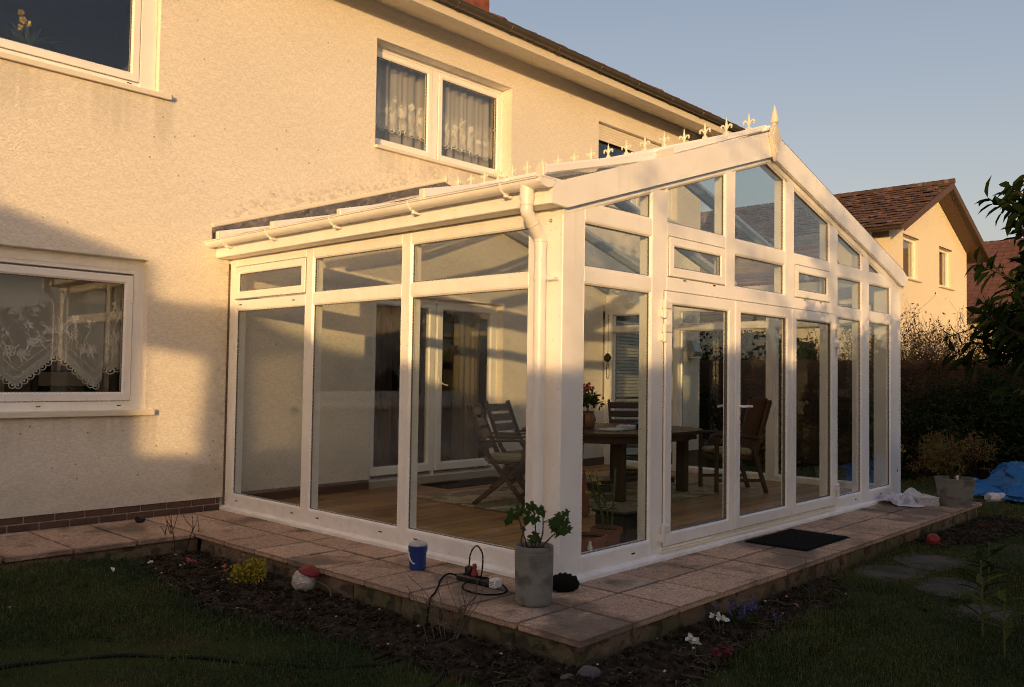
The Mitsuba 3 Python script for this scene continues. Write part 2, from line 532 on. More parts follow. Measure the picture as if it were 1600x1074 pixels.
scene["mat_teak"] = two(pri(mikit.proc(teak_col), 0.45))


def rug_col(p, n, uv):
    a = noise(p.x * 7, p.y * 7, 0)
    b = noise(p.x * 40, p.y * 40, 0)
    c = mix((0.36, 0.31, 0.22), (0.2, 0.17, 0.12), smoothstep(0.45, 0.6, a))
    return c * (0.7 + 0.5 * b)


scene["mat_rug"] = two(pri(mikit.proc(rug_col), 0.95, specular=0.1))
scene["mat_cushion"] = two(pri(mikit.proc(lambda p, n, uv: mix((0.3, 0.25, 0.17), (0.2, 0.165, 0.11), noise(*P3(p, 30)))), 0.95))
scene["mat_orange_cloth"] = two(pri((0.05, 0.026, 0.016), 0.9))
scene["mat_terracotta"] = two(pri(mikit.proc(lambda p, n, uv: mix((0.25, 0.1, 0.06), (0.17, 0.075, 0.05), fbm(*P3(p, 11), 3))), 0.85))
scene["mat_clay_glaze"] = two(pri((0.2, 0.1, 0.05), 0.35))


def planter_col(p, n, uv):
    c = mix((0.24, 0.24, 0.225), (0.14, 0.14, 0.135), fbm(p.x * 6, p.y * 6, p.z * 16, 4))
    return mix(c, (0.09, 0.085, 0.075), 0.8 * smoothstep(0.52, 0.72, fbm(*P3(p + 2, 9), 4)))


scene["mat_planter"] = two(bumped(pri(mikit.proc(planter_col), 0.9), lambda p, n, uv: fbm(p.x * 30, p.y * 30, p.z * 60, 3), 0.006))


def leafmat(a, b, f=20, rough=0.45, trans=0.5):
    return {"type": "principledthin", "base_color": mikit.proc(lambda p, n, uv, a=a, b=b, f=f: mix(a, b, noise(*P3(p, f)))), "roughness": rough, "diff_trans": trans, "spec_trans": 0.0, "eta": 1.4}


scene["mat_leaf_geranium"] = leafmat((0.05, 0.085, 0.022), (0.022, 0.045, 0.012), 25)
scene["mat_leaf_rhodo"] = leafmat((0.035, 0.055, 0.016), (0.014, 0.026, 0.01), 9, 0.35, 0.4)
scene["mat_leaf_rhodo_pale"] = leafmat((0.12, 0.13, 0.04), (0.06, 0.075, 0.025), 9, 0.4, 0.5)
scene["mat_leaf_shrub"] = leafmat((0.03, 0.05, 0.018), (0.012, 0.024, 0.01), 12, 0.5)
scene["mat_leaf_yellow"] = leafmat((0.48, 0.36, 0.05), (0.2, 0.2, 0.035), 35, 0.5, 0.6)
scene["mat_leaf_red"] = leafmat((0.2, 0.04, 0.02), (0.09, 0.03, 0.02), 14, 0.5)
scene["mat_leaf_dry"] = two(pri(mikit.proc(lambda p, n, uv: mix((0.075, 0.045, 0.025), (0.022, 0.016, 0.011), noise(*P3(p, 45)))), 0.8))
scene["mat_leaf_pink"] = two(pri((0.3, 0.13, 0.1), 0.7))
scene["mat_needle"] = leafmat((0.17, 0.18, 0.06), (0.2, 0.085, 0.04), 11, 0.5)
scene["mat_twig"] = two(pri((0.045, 0.028, 0.016), 0.85))
scene["mat_twig_pale"] = two(pri((0.1, 0.075, 0.048), 0.8))
scene["mat_stem_green"] = two(pri((0.07, 0.09, 0.025), 0.6))
scene["mat_petal_white"] = two(pri((0.6, 0.6, 0.58), 0.6))
scene["mat_petal_red"] = two(pri((0.13, 0.014, 0.026), 0.6))
scene["mat_petal_pink"] = two(pri((0.5, 0.1, 0.13), 0.6))
scene["mat_petal_blue"] = two(pri((0.055, 0.055, 0.2), 0.6))
scene["mat_petal_yellow"] = two(pri((0.6, 0.42, 0.05), 0.6))
scene["mat_blue_plastic"] = two(pri((0.012, 0.04, 0.2), 0.35))
scene["mat_clear_lid"] = two(pri((0.42, 0.44, 0.46), 0.2))
scene["mat_black_rubber"] = two(pri((0.01, 0.01, 0.01), 0.9, specular=0.12))
scene["mat_black_cloth"] = two(pri((0.01, 0.01, 0.01), 0.95, specular=0.1))
scene["mat_black_plastic"] = two(pri((0.016, 0.016, 0.017), 0.35))
scene["mat_red_plastic"] = two(pri((0.2, 0.014, 0.018), 0.5))
scene["mat_white_plastic"] = two(pri((0.72, 0.72, 0.7), 0.4))
scene["mat_hose"] = two(pri((0.014, 0.018, 0.01), 0.7, specular=0.2))
scene["mat_tarp"] = two(pri(mikit.proc(lambda p, n, uv: mix((0.012, 0.1, 0.3), (0.02, 0.14, 0.36), noise(*P3(p, 8)))), 0.35))
scene["mat_paper"] = two(pri(mikit.proc(lambda p, n, uv: mix((0.55, 0.55, 0.56), (0.36, 0.36, 0.38), smoothstep(0.45, 0.7, noise(p.x * 30, p.y * 30, p.z * 160)))), 0.85))
scene["mat_cloth_white"] = two(pri(mikit.proc(lambda p, n, uv: mix((0.58, 0.57, 0.62), (0.36, 0.35, 0.44), smoothstep(0.4, 0.7, fbm(*P3(p, 16), 3)))), 0.9))
scene["mat_snow_glass"] = two(pri(mikit.proc(lambda p, n, uv: mix((0.42, 0.38, 0.34), (0.2, 0.17, 0.14), smoothstep(0.4, 0.75, fbm(*P3(p, 35), 4)))), 0.25, clearcoat=0.6))
scene["mat_stone"] = two(bumped(pri(mikit.proc(lambda p, n, uv: mix((0.13, 0.12, 0.12), (0.06, 0.055, 0.055), fbm(*P3(p, 12), 4))), 0.9), lambda p, n, uv: fbm(*P3(p, 50), 3), 0.008))
scene["mat_step_stone"] = two(bumped(pri(mikit.proc(lambda p, n, uv: mix((0.075, 0.065, 0.055), (0.028, 0.03, 0.018), smoothstep(0.3, 0.75, fbm(*P3(p, 7), 4)))), 0.95), lambda p, n, uv: noise(*P3(p, 120)), 0.003))


def fence_col(p, n, uv):
    g = fbm(p.x * 3, p.y * 3, p.z * 40, 3)
    return mix((0.045, 0.026, 0.017), (0.02, 0.013, 0.01), g)


scene["mat_fence_wood"] = two(pri(mikit.proc(fence_col), 0.85))
scene["mat_shutter"] = two(pri((0.5, 0.5, 0.48), 0.5))
scene["mat_dark_room"] = two(pri((0.05, 0.045, 0.04), 0.9))
scene["mat_blueroom"] = two(pri((0.09, 0.09, 0.1), 0.9))
scene["mat_curtain_beige"] = {"type": "principledthin", "base_color": {"type": "rgb", "value": [0.32, 0.26, 0.19]}, "roughness": 0.9, "diff_trans": 0.6, "spec_trans": 0.0, "eta": 1.3}
scene["mat_curtain_white"] = {"type": "principledthin", "base_color": {"type": "rgb", "value": [0.55, 0.54, 0.55]}, "roughness": 0.9, "diff_trans": 0.7, "spec_trans": 0.0, "eta": 1.3}
scene["mat_curtain_purple"] = {"type": "principledthin", "base_color": {"type": "rgb", "value": [0.13, 0.085, 0.09]}, "roughness": 0.9, "diff_trans": 0.4, "spec_trans": 0.0, "eta": 1.3}
scene["mat_iron"] = two(pri((0.02, 0.018, 0.016), 0.5, metallic=0.4))
scene["mat_grey_metal"] = two(pri((0.4, 0.4, 0.4), 0.4, metallic=0.6))
scene["mat_chimney_brick"] = two(pri(mikit.proc(lambda p, n, uv: mix((0.25, 0.08, 0.05), (0.13, 0.05, 0.035), cell_rand(p.x * 8, p.y * 8, p.z * 13))), 0.85))


def lace(sx, z0, z1, deep, name, zig):
    """A net curtain: the open weave lets light through, the motifs and the scalloped hem are denser."""

    def opacity(p, n, uv):
        x, z = p.x * sx, p.z
        t = (z - z0) / (z1 - z0)
        net = 0.16 + 0.1 * noise(x * 3, z * 2)
        return dr.clip(net + 0.24 * (1 - smoothstep(deep * 0.8, deep * 1.1, t)), 0, 0.97)

    scene["mat_" + name] = {"type": "mask", "opacity": mikit.proc(opacity), "bsdf": two({"type": "diffuse", "reflectance": {"type": "rgb", "value": [0.82, 0.8, 0.76]}})}


lace(1.0, 4.36, 5.3, 0.42, "lace_upper", 0)
lace(1.0, 1.0, 2.2, 0.9, "lace_lower", 1)

# ------------------------------------------------------------------ ground
D = 4.3694
W = 6.41
ZP = -0.045          # top of the terrace slabs
SX, SY, SR = -0.83, -5.212, 6.62   # outer edges of the terrace


def sstep(a, b, x):
    t = np.clip((x - a) / (b - a), 0, 1)
    return t * t * (3 - 2 * t)


def gz(x, y):
    x, y = np.asarray(x, float), np.asarray(y, float)
    p = np.stack([x, y, 0 * x], -1)
    z = -0.2 + 0.085 * sstep(-1.25, -2.1, x) * sstep(-3.0, -1.2, y) + 0.05 * (meshkit.fbm(p * 0.55, 2, 3) - 0.5)
    z = z - 0.09 * sstep(6.5, 12.0, x) * sstep(-7.5, -4.5, y)
    inside = sstep(SX - 0.02, SX + 0.06, x) * sstep(SY - 0.02, SY + 0.06, y) * sstep(SR + 0.02, SR - 0.06, x)
    inside = np.maximum(inside, sstep(-1.12, -1.05, y))
    return z - 0.12 * inside


def grid(xs, ys, zf):
    X, Y = np.meshgrid(xs, ys, indexing="ij")
    Z = zf(X, Y)
    n, m = X.shape
    i, j = np.meshgrid(np.arange(n - 1), np.arange(m - 1), indexing="ij")
    q = np.stack([i * m + j, (i + 1) * m + j, (i + 1) * m + j + 1, i * m + j + 1], -1).reshape(-1, 4)
    return np.stack([X, Y, Z], -1).reshape(-1, 3), q


def axis(fine0, fine1, step, far):
    a = np.arange(fine0, fine1 + 1e-6, step)
    out = np.geomspace(step, far, 40)
    return np.concatenate([fine0 - out[::-1], a, fine1 + out])


v, q = grid(axis(-6, 13, 0.08, 380), axis(-9.5, 1.5, 0.08, 380), gz)
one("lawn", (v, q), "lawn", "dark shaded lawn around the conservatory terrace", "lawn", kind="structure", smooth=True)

BED_L = [(SX, -1.06), (-1.30, -1.10), (-1.5, -1.5), (-1.58, -1.95), (-1.68, -2.6), (-1.66, -3.0), (-1.52, -3.5), (-1.42, -4.1), (-1.38, -4.6), (-1.36, -5.0), (-1.2, -5.5), (-0.8, -5.78),
         (-0.4, -5.76), (0.1, -5.68), (0.65, -5.62), (1.4, -5.63), (1.95, -5.54), (2.15, -5.3), (2.2, SY), (SX, SY)]
BED_R = [(4.05, SY), (4.15, -5.5), (4.7, -5.72), (5.4, -5.8), (6.1, -5.82), (6.7, -5.6), (6.8, -5.3), (6.4, SY)]
POLY_L, POLY_R = sg.Polygon(BED_L), sg.Polygon(BED_R)


def bed(poly, seed):
    x0, y0, x1, y1 = poly.bounds
    g = 0.022
    xs, ys = np.arange(x0 - 0.1, x1 + 0.1, g), np.arange(y0 - 0.1, y1 + 0.1, g)

    def zf(X, Y):
        p = np.stack([X, Y, 0 * X], -1)
        import shapely
        dist = shapely.distance(shapely.points(X.ravel(), Y.ravel()), poly.exterior).reshape(X.shape)
        ins = shapely.contains_xy(poly, X.ravel(), Y.ravel()).reshape(X.shape)
        h = 0.03 * sstep(-0.03, 0.06, np.where(ins, dist, -dist)) - 0.012
        return gz(X, Y) + h + 0.05 * (meshkit.fbm(p * 9, 3, seed) - 0.5) + 0.03 * (meshkit.noise(p * 34, seed) - 0.5)

    v, q = grid(xs, ys, zf)
    import shapely
    c = v[q].mean(1)
    keep = shapely.contains_xy(poly.buffer(0.08), c[:, 0], c[:, 1])
    return v, q[keep]


one("soil_bed", bed(POLY_L, 1), "soil", kind="structure", smooth=True)
one("soil_bed", bed(POLY_R, 2), "soil", kind="structure", smooth=True)

# ------------------------------------------------------------------ terrace of separate slabs on a block edge
thing("terrace", kind="structure")
r = np.random.default_rng(11)
put("terrace__bedding", [box(SX + 0.12, SR - 0.12, SY + 0.12, -0.02, -0.3, ZP - 0.032), box(-6.5, SX + 0.13, -0.95, -0.02, -0.3, ZP - 0.032)], "joint")


def slab(x0, x1, y0, y1):
    g = 0.009
    z = ZP + r.normal(0, 0.0012)
    m = box(x0 + g, x1 - g, y0 + g, y1 - g, z - 0.04, z, 0.006)
    v = m[0].copy()
    v[:, 2] += (v[:, 0] - (x0 + x1) / 2) * r.normal(0, 0.0025) + (v[:, 1] - (y0 + y1) / 2) * r.normal(0, 0.0025)
    put("terrace__slab", (v, m[1]), "paver")


px = [SX + 0.4875 * i for i in range(0, 17)]
py = [SY + 0.462 * j for j in range(0, 10)]
for i in range(16):                      # the strip along the front
    x0, x1 = px[i], min(px[i + 1], SR)
    if x1 - x0 > 0.1:
        slab(x0, x1, py[0], py[1])
        slab(x0, x1, py[1], -D - 0.0) if x0 > -0.4 else slab(x0, x1, py[1], py[2])
for j in range(2, 9):                    # the strip along the side
    slab(px[0], px[1], py[j], py[j + 1])
    slab(px[1], 0.0, py[j], py[j + 1])
yy = [py[9], -0.53, 0.0]
for x0 in [SX + 0.4875 * k for k in range(-12, 2)]:
    x1 = min(x0 + 0.4875, 0.0)
    for y0, y1 in ((py[9], -0.56), (-0.56, -0.02)):
        slab(x0, x1, y0, y1)
for x, y0, y1 in ((SX + 0.05, SY + 0.05, -1.05),):   # foundation blocks under the edge slabs
    y = y0
    while y < y1:
        L = r.uniform(0.46, 0.52)
        v, f = displaced(box(x, x + 0.1, y + 0.004, min(y + L - 0.004, y1), -0.36, ZP - 0.042, 0.01), 0.02, 11, int(r.integers(99)), 0.05)
        put("terrace__edge_block", (v, f), "concrete_block", 40)
        y += L
x = SX + 0.05
while x < SR - 0.05:
    L = r.uniform(0.46, 0.52)
    v, f = displaced(box(x + 0.004, min(x + L - 0.004, SR - 0.05), SY + 0.05, SY + 0.15, -0.36, ZP - 0.042, 0.01), 0.02, 11, int(r.integers(99)), 0.05)
    put("terrace__edge_block", (v, f), "concrete_block", 40)
    x += L
put("terrace__edge_block", box(SR - 0.15, SR - 0.05, SY + 0.16, -D, -0.36, ZP - 0.042, 0.006), "concrete_block")
put("terrace__edge_block", box(-6.5, SX + 0.05, -1.01, -0.92, -0.36, ZP - 0.042, 0.006), "concrete_block")

# ------------------------------------------------------------------ the house
HOUSE = thing("house", "cream rendered house with red tiled roof and eaves gutter behind the conservatory", "house")
HX0, HX1 = -6.6, 9.12
ops = {"upper_mid": (1.796, 4.132, 4.02, 5.293), "lower_left": (-3.4, -0.83, 0.965, 2.37), "upper_left": (-3.4, -0.79, 3.985, 5.31), "upper_right": (6.097, 8.35, 4.05, 5.29),
       "terrace_door": (1.82, 4.03, 0.02, 2.29), "shutter": (6.26, 8.2, 0.985, 2.36)}
wallp = sg.box(HX0, 0.078, HX1, 5.8)
for a0, a1, b0, b1 in ops.values():
    wallp = wallp.difference(sg.box(a0, b0, a1, b1))
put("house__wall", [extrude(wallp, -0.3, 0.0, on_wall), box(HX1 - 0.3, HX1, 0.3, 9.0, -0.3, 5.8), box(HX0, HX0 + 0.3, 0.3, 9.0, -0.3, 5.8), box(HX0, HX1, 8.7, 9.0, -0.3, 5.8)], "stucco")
put("house__plinth", box(HX0, HX1, 0.02, 0.3, -0.3, 0.078), "mortar")
for row, (z0, z1) in enumerate(((-0.046, 0.008), (0.02, 0.076))):
    x = -3.2 + 0.125 * row
    while x < -0.06:
        put("house__plinth__brick", box(x, min(x + 0.236, -0.045), 0.006 + r.uniform(-0.002, 0.002), 0.05, z0, z1, 0.003), "brick")
        x += 0.25
put("house__plinth__brick", box(6.5, 9.1, 0.006, 0.05, -0.2, 0.076, 0.003), "brick")

SASH = [(0, 0), (0.006, 0.006), (0.062, 0.006), (0.078, -0.008), (0.078, -0.05), (0, -0.05)]
FRAME = [(0, 0), (0.004, 0.004), (0.06, 0.004), (0.06, -0.07), (0, -0.07)]


def shift(prof, h):
    return [(a, b + h) for a, b in prof]


def sashpart(root, name, rct, h, glass="house_glass", mat="pvc", prof=SASH):
    k = put(f"{root}__{name}", ring(rct, shift(prof, h), on_wall), mat)
    g = inset(rct, 0.079)
    if f"{root}".count("__") == 0:
        put(f"{k}__rebate_shadow", ring(inset(rct, -0.006), [(0, h - 0.008), (0, h - 0.006), (0.007, h - 0.006), (0.007, h - 0.008)], on_wall), "rebate")  # dark ring drawn as the shadow line round the sash
        put(f"{k}__pane", sheet(inset(rct, 0.07), h - 0.028, on_wall), glass)
        put(f"{k}__gasket", ring(inset(rct, 0.0775), [(0, -0.0 + h - 0.012), (0.005, h - 0.02), (0.005, h - 0.03), (0, h - 0.03)], on_wall), "gasket")
    return k


def room(x0, x1, z0, z1, mat, depth=2.6):
    return [box(x0, x1, depth, depth + 0.05, z0, z1), box(x0 - 0.05, x0, 0.3, depth, z0, z1), box(x1, x1 + 0.05, 0.3, depth, z0, z1), box(x0, x1, 0.3, depth, z0 - 0.05, z0), box(x0, x1, 0.3, depth, z1, z1 + 0.05)]


put("house__room", room(1.2, 5.5, -0.0, 2.55, 0), "dark_room")
put("house__room", room(-4.6, -0.2, 0.0, 2.6, 0), "dark_room")
put("house__room", room(1.2, 4.8, 2.9, 5.55, 0), "blueroom")
put("house__room", room(-4.6, -0.2, 2.9, 5.55, 0), "blueroom")
put("house__room", room(5.6, 8.9, 2.9, 5.55, 0), "dark_room")

# windows of the house: frames and sashes are things of the wall they sit in
WN = {}


def window(label, x0, x1, z0, z1, depth, sashes, sill=None, glass="house_glass", group=None, fw=0.06):
    w = thing("house_window", label, "window", group)
    put(f"{w}__frame", ring(rect(x0 - 0.004, x1 + 0.004, z0 - 0.004, z1 + 0.004), shift([(a if a < 0.05 else fw, b) for a, b in FRAME], -depth), on_wall), "pvc")
    for s in sashes:
        sashpart(w, "sash", rect(*s), -depth + 0.014, glass)
    for a, b in zip(sashes, sashes[1:]):
        put(f"{w}__mullion", box(a[1] + 0.002, b[0] - 0.002, depth - 0.006, depth + 0.065, z0 + 0.057, z1 - 0.057, 0.003), "pvc")
    if sill:
        sx0, sx1, sz, sh, proj = sill
        m = box(sx0, sx1, -proj, depth - 0.008, sz - sh, sz, 0.003)
        vv = m[0].copy()
        vv[:, 2] -= np.where(vv[:, 1] < 0, 0.012, 0)
        put(f"{w}__sill", (vv, m[1]), "pvc_aged")
    return w


w1 = window("upper double casement window with lace curtains above the conservatory roof", 1.796, 4.132, 4.02, 5.293, 0.19, [(1.845, 2.825, 4.09, 5.235), (2.935, 4.095, 4.09, 5.235)], (1.785, 4.16, 4.03, 0.035, 0.05))
w2 = window("ground floor window with lace curtain and white stone sill, left of the conservatory", -3.4, -0.83, 0.965, 2.37, 0.1, [(-2.55, -0.935, 1.05, 2.215)], None, fw=0.102)
put(f"{w2}__frame_head", box(-3.33, -0.9, 0.104, 0.16, 2.235, 2.305, 0.004), "pvc")
put(f"{w2}__sash_left", ring(rect(-3.33, -2.6, 1.05, 2.215), shift(SASH, -0.086), on_wall), "pvc")
put(f"{w2}__sill", displaced(box(-3.5, -0.755, -0.055, 0.095, 0.915, 0.968, 0.004), 0.001, 12, 3, 0.2), "pvc_aged", 40)
for x in (-1.72, -1.03):
    put(f"{w2}__drain_slot", box(x - 0.018, x + 0.018, 0.0905, 0.1, 1.0, 1.008), "slot")
w3 = window("upper window at the top left corner with a pot plant behind dark glass", -3.4, -0.79, 3.985, 5.31, 0.075, [(-3.3, -0.955, 4.05, 5.25)], (-3.5, -0.68, 3.985, 0.045, 0.045))
put(f"{w3}__drain_slot", box(-1.06, -1.02, 0.066, 0.075, 4.02, 4.028), "slot")
put(f"{w3}__frame_strip", box(-0.948, -0.80, 0.058, 0.14, 3.99, 5.3, 0.004), "pvc")
put(f"{w3}__sill_cap", box(-0.683, -0.672, -0.05, 0.01, 3.935, 3.975), "grey_metal")
w4 = window("upper window with half lowered roller shutter behind the ridge cresting", 6.097, 8.35, 4.05, 5.29, 0.12, [(6.15, 7.2, 4.1, 5.24), (7.27, 8.3, 4.1, 5.24)], (6.05, 8.4, 4.05, 0.04, 0.05))
for k in range(6):
    z = 5.285 - 0.042 * k
    put(f"{w4}__shutter_slat", box(6.12, 8.33, 0.075, 0.09, z - 0.041, z - 0.002, 0.004), "pvc_aged")

RS = thing("roller_shutter", "grey closed roller shutter in the house wall seen through the conservatory", "shutter")
put(f"{RS}__reveal_shadow", box(6.27, 8.19, 0.1, 0.2, 2.2, 2.35), "slot")  # solid black block standing in for the shadow at the reveal top
for k in range(22):
    z = 2.24 - 0.053 * k
    put(f"{RS}__slat", box(6.28, 8.18, 0.055, 0.072, z - 0.05, z - 0.003, 0.008), "shutter")
put(f"{RS}__bottom_bar", box(6.28, 8.18, 0.05, 0.075, 1.03, 1.07, 0.005), "shutter")
put(f"{RS}__sill", box(6.2, 8.25, -0.05, 0.1, 0.955, 0.99, 0.004), "pvc_aged")

TD = thing("terrace_door", "white double terrace door from the house into the conservatory", "door")
put(f"{TD}__frame", ring(rect(1.815, 4.035, 0.02, 2.294), shift(FRAME, -0.12), on_wall), "pvc")
for (a0, a1) in ((1.855, 2.885), (2.925, 3.985)):
    k = put(f"{TD}__leaf", ring(rect(a0, a1, 0.13, 2.265), [(0, -0.1), (0.004, -0.096), (0.085, -0.096), (0.1, -0.11), (0.1, -0.16), (0, -0.16)], on_wall), "pvc")
    put(f"{k}__pane", sheet(inset(rect(a0, a1, 0.13, 2.265), 0.09), -0.135, on_wall), "house_glass")
put(f"{TD}__mullion", box(2.888, 2.922, 0.122, 0.18, 0.08, 2.235, 0.003), "pvc")
put(f"{TD}__threshold", box(1.82, 4.03, 0.03, 0.2, 0.0, 0.07, 0.006), "pvc_aged")
hd = [tube(smoothpath([(2.965, 0.095, 1.23), (2.965, 0.045, 1.23), (2.99, 0.04, 1.215), (3.06, 0.04, 1.2)], 12), 0.009, 8)]
put(f"{TD}__handle", hd + [box(2.95, 2.98, 0.085, 0.097, 1.14, 1.3, 0.004)], "white_plastic")

# roof edge, soffit, gutter, chimney
sl = math.atan2(5.605 - 5.72, -0.53)
for k in range(5):
    y0, y1 = -0.106 * k, -0.106 * (k + 1) + 0.004
    z0, z1 = 5.72 + y0 * 0.217, 5.72 + y1 * 0.217
    v = np.array([(x, y, z + t) for x in (HX0 - 0.3, 9.45) for (y, z) in ((y0, z0), (y1, z1)) for t in (0, 0.018)], float)
    put("house__soffit_board", (v[[0, 1, 2, 3, 4, 5, 6, 7]], BF), "painted_wood")
put("house__fascia", box(HX0 - 0.3, 9.47, -0.557, -0.532, 5.598, 5.76, 0.003), "painted_wood")
n = 14
th = np.linspace(math.pi, 2 * math.pi, n)
gp = [(0.062 * math.cos(t), 0.062 * math.sin(t)) for t in th] + [(0.066, 0.006)] + [(0.058 * math.cos(t), 0.058 * math.sin(t)) for t in th[::-1]] + [(-0.068, 0.004)]
gv = np.array([(x, -0.628 + a, 5.768 + b) for x in (HX0 - 0.3, 9.44) for a, b in gp])
m = len(gp)
gf = np.array([[j, (j + 1) % m, m + (j + 1) % m, m + j] for j in range(m)])
put("house__eaves_gutter", [(gv, gf), tube([(HX0 - 0.3, -0.692, 5.77), (9.44, -0.692, 5.77)], 0.009, 8), box(9.437, 9.443, -0.69, -0.566, 5.708, 5.77)], "zinc", 40)
for k in range(18):
    x = -5.9 + 0.93 * k
    arc = [(x + 0.03 * i / 9.0 * 0, -0.628 + 0.066 * math.cos(t), 5.768 + 0.066 * math.sin(t)) for i, t in enumerate(np.linspace(math.pi, 2 * math.pi, 12))]
    arc = [(x, -0.54, 5.80)] + [(x, a[1], a[2]) for a in arc[::-1]][::-1]
    put("house__gutter_bracket", tube(arc, 0.008, 6), "zinc")
    if k % 3 == 1:
        put("house__gutter_joint", (lambda v: (v, gf))(np.array([(xx, -0.628 + a * 1.05, 5.768 + b * 1.05) for xx in (x + 0.45, x + 0.47) for a, b in gp])), "zinc")
EY, EZ, PT = -0.575, 5.80, 0.60
put("house__roof", [extrude(sg.Polygon([(EY, EZ - 0.03), (EY, EZ), (4.4, EZ + PT * (4.4 - EY)), (9.5, EZ + 0.1), (9.5, EZ)]), HX0 - 0.35, 9.5, lambda a, b, h: (h, a, b))], "brown_wood")


def pantile(x, y, tilt=0.0):
    n = 9
    a = np.linspace(0, 1, n)
    z = 0.028 * np.sin(a * 2 * math.pi) + 0.012
    top = np.stack([x + a * 0.31, np.full(n, y), EZ + PT * (y - EY) + 0.022 + z], 1)
    back = top + [0, 0.36, 0.36 * PT - 0.02]
    v = np.vstack([top, back, top - [0, 0, 0.016], back - [0, 0, 0.016]])
    f = []
    for j in range(n - 1):
        f += [[j, j + 1, n + j + 1, n + j], [2 * n + j, j, j + 1, 2 * n + j + 1][::-1], [2 * n + j, 2 * n + j + 1, 3 * n + j + 1, 3 * n + j]]
    f += [[0, 2 * n, 3 * n, n], [n - 1, 2 * n - 1, 4 * n - 1, 3 * n - 1]]
    return v + [0, 0, tilt], np.array(f)


for i in range(44):
    put("house__roof__tile", pantile(-3.65 + 0.3 * i, EY - 0.03, r.normal(0, 0.004)), "roof_tile", 40)
put("house__roof__tile_rows", [pantile(-6.9 + 0.3 * i, EY - 0.03 + 0.33 * j, r.normal(0, 0.003)) for j in range(1, 8) for i in range(54)], "roof_tile", 40)
labels["house__roof__tile_rows"] = {"kind": "stuff"}
put("house__chimney", [box(5.25, 5.87, 2.2, 2.9, 6.5, 9.2)], "chimney_brick")
put("house__chimney__flashing", [box(5.2, 5.92, 2.15, 2.95, 7.36, 7.5, 0.01)], "zinc")

# ------------------------------------------------------------------ the conservatory
CON = thing("conservatory", "white framed glass conservatory with gable roof built onto the house", "conservatory")


def on_side(a, b, h):
    return -h, a, b


def on_front(a, b, h):
    return a, -D - h, b + 0.0026 * a * b


def on_right(a, b, h):
    return W + h, a, b


def member(name, fmap, a0, a1, b0, b1, h0=-0.11, h1=0.0, c=0.004):
    v, f = box(a0, a1, b0, b1, h0, h1, c)
    return put(f"{CON}__{name}", (np.stack(fmap(v[:, 0], v[:, 1], v[:, 2]), 1), f), "pvc")


BEAD = [(0, -0.004), (0.004, -0.002), (0.016, -0.014), (0.018, -0.022), (0.018, -0.042), (0.004, -0.052), (0.004, -0.108), (0, -0.108)]
GASK = [(0.0165, -0.016), (0.0215, -0.019), (0.0215, -0.027), (0.0165, -0.027)]
GASK2 = [(0.0165, -0.032), (0.0215, -0.032), (0.0215, -0.046), (0.0165, -0.046)]


def glazed(pts, fmap, h=0.0, root=CON, mat="pvc", sheen="glass"):
    put(f"{root}__glazing_bead", ring(pts, shift(BEAD, h), fmap), mat)
    put(f"{root}__gasket", ring(pts, shift(GASK, h), fmap), "gasket")
    return put(f"{root}__pane", sheet(inset(pts, 0.012), h - 0.029, fmap), sheen)


def slot(fmap, a, b, h=0.0008, w=0.022):
    v, f = box(a - w, a + w, b - 0.0055, b + 0.0055, h - 0.004, h)
    put(f"{CON}__drain_slot", (np.stack(fmap(v[:, 0], v[:, 1], v[:, 2]), 1), f), "slot")


VENT = [(0, 0), (0.003, 0.009), (0.006, 0.012), (0.062, 0.012), (0.072, 0.004), (0.075, -0.02), (0, -0.02)]


def vent(a0, a1, b0, b1, fmap):
    k = put(f"{CON}__vent_sash", ring(rect(a0, a1, b0, b1), VENT, fmap), "pvc")
    put(f"{k}__rebate_shadow", ring(inset(rect(a0, a1, b0, b1), -0.006), [(0, 0.0035), (0, 0.0045), (0.007, 0.0045), (0.007, 0.0035)], fmap), "rebate")  # painted shadow line round the vent, a grey ring
    put(f"{k}__gasket", ring(inset(rect(a0, a1, b0, b1), 0.073), [(0.0, 0.0), (0.006, -0.002), (0.006, -0.012), (0.0, -0.012)], fmap), "gasket")
    put(f"{k}__pane", sheet(inset(rect(a0, a1, b0, b1), 0.07), -0.008, fmap), "glass")


# side wall (x = 0): three bays
ZB, ZT0, ZT1, ZH0, ZH1 = 0.112, 1.956, 2.042, 2.375, 2.464
ys = [(-0.135, -1.353), (-1.463, -2.706), (-2.81, -4.066)]
for (b0, b1), nm in (((0.0, ZB), "bottom_rail"), ((ZT0, ZT1), "transom"), ((ZH0, ZH1), "head_rail")):
    for (a0, a1) in ys:
        member(nm, on_side, a0, a1, b0, b1)
member("wall_post", on_side, -0.135, 0.0, 0.0, ZH1)
member("mullion", on_side, -1.463, -1.353, 0.0, ZH1)
member("mullion", on_side, -2.81, -2.706, 0.0, ZH1)
v, f = box(0.0, 0.236, -D, -4.066, 0.0, 2.5, 0.006)
put(f"{CON}__corner_post", (v, f), "pvc")
for a0, a1 in ys:
    glazed(rect(a0, a1, ZB, ZT0), on_side)
for a0, a1 in ys[1:]:
    glazed(rect(a0, a1, ZT1, ZH0), on_side)
vent(-1.36, -0.128, 2.058, 2.378, on_side)
for y in (-0.24, -1.22, -1.62, -2.5, -2.93):
    slot(on_side, y, 0.062)
slot(on_side, -0.22, 2.0)
slot(on_side, -1.16, 2.0)
for (x, y, z) in ((0.0, -4.262, 2.386),):
    put(f"{CON}__cover_cap", place(lathe([(0.0, 0.004), (0.011, 0.003), (0.013, 0.0)], 14), (x - 0.002, y, z), 0, (1, 1, 1), 0, -math.pi / 2), "slot")
    put(f"{CON}__cover_cap", place(lathe([(0.0, 0.006), (0.007, 0.005), (0.008, 0.0)], 14), (x - 0.004, y - 0.003, z), 0, (1, 1, 1), 0, -math.pi / 2), "white_plastic")
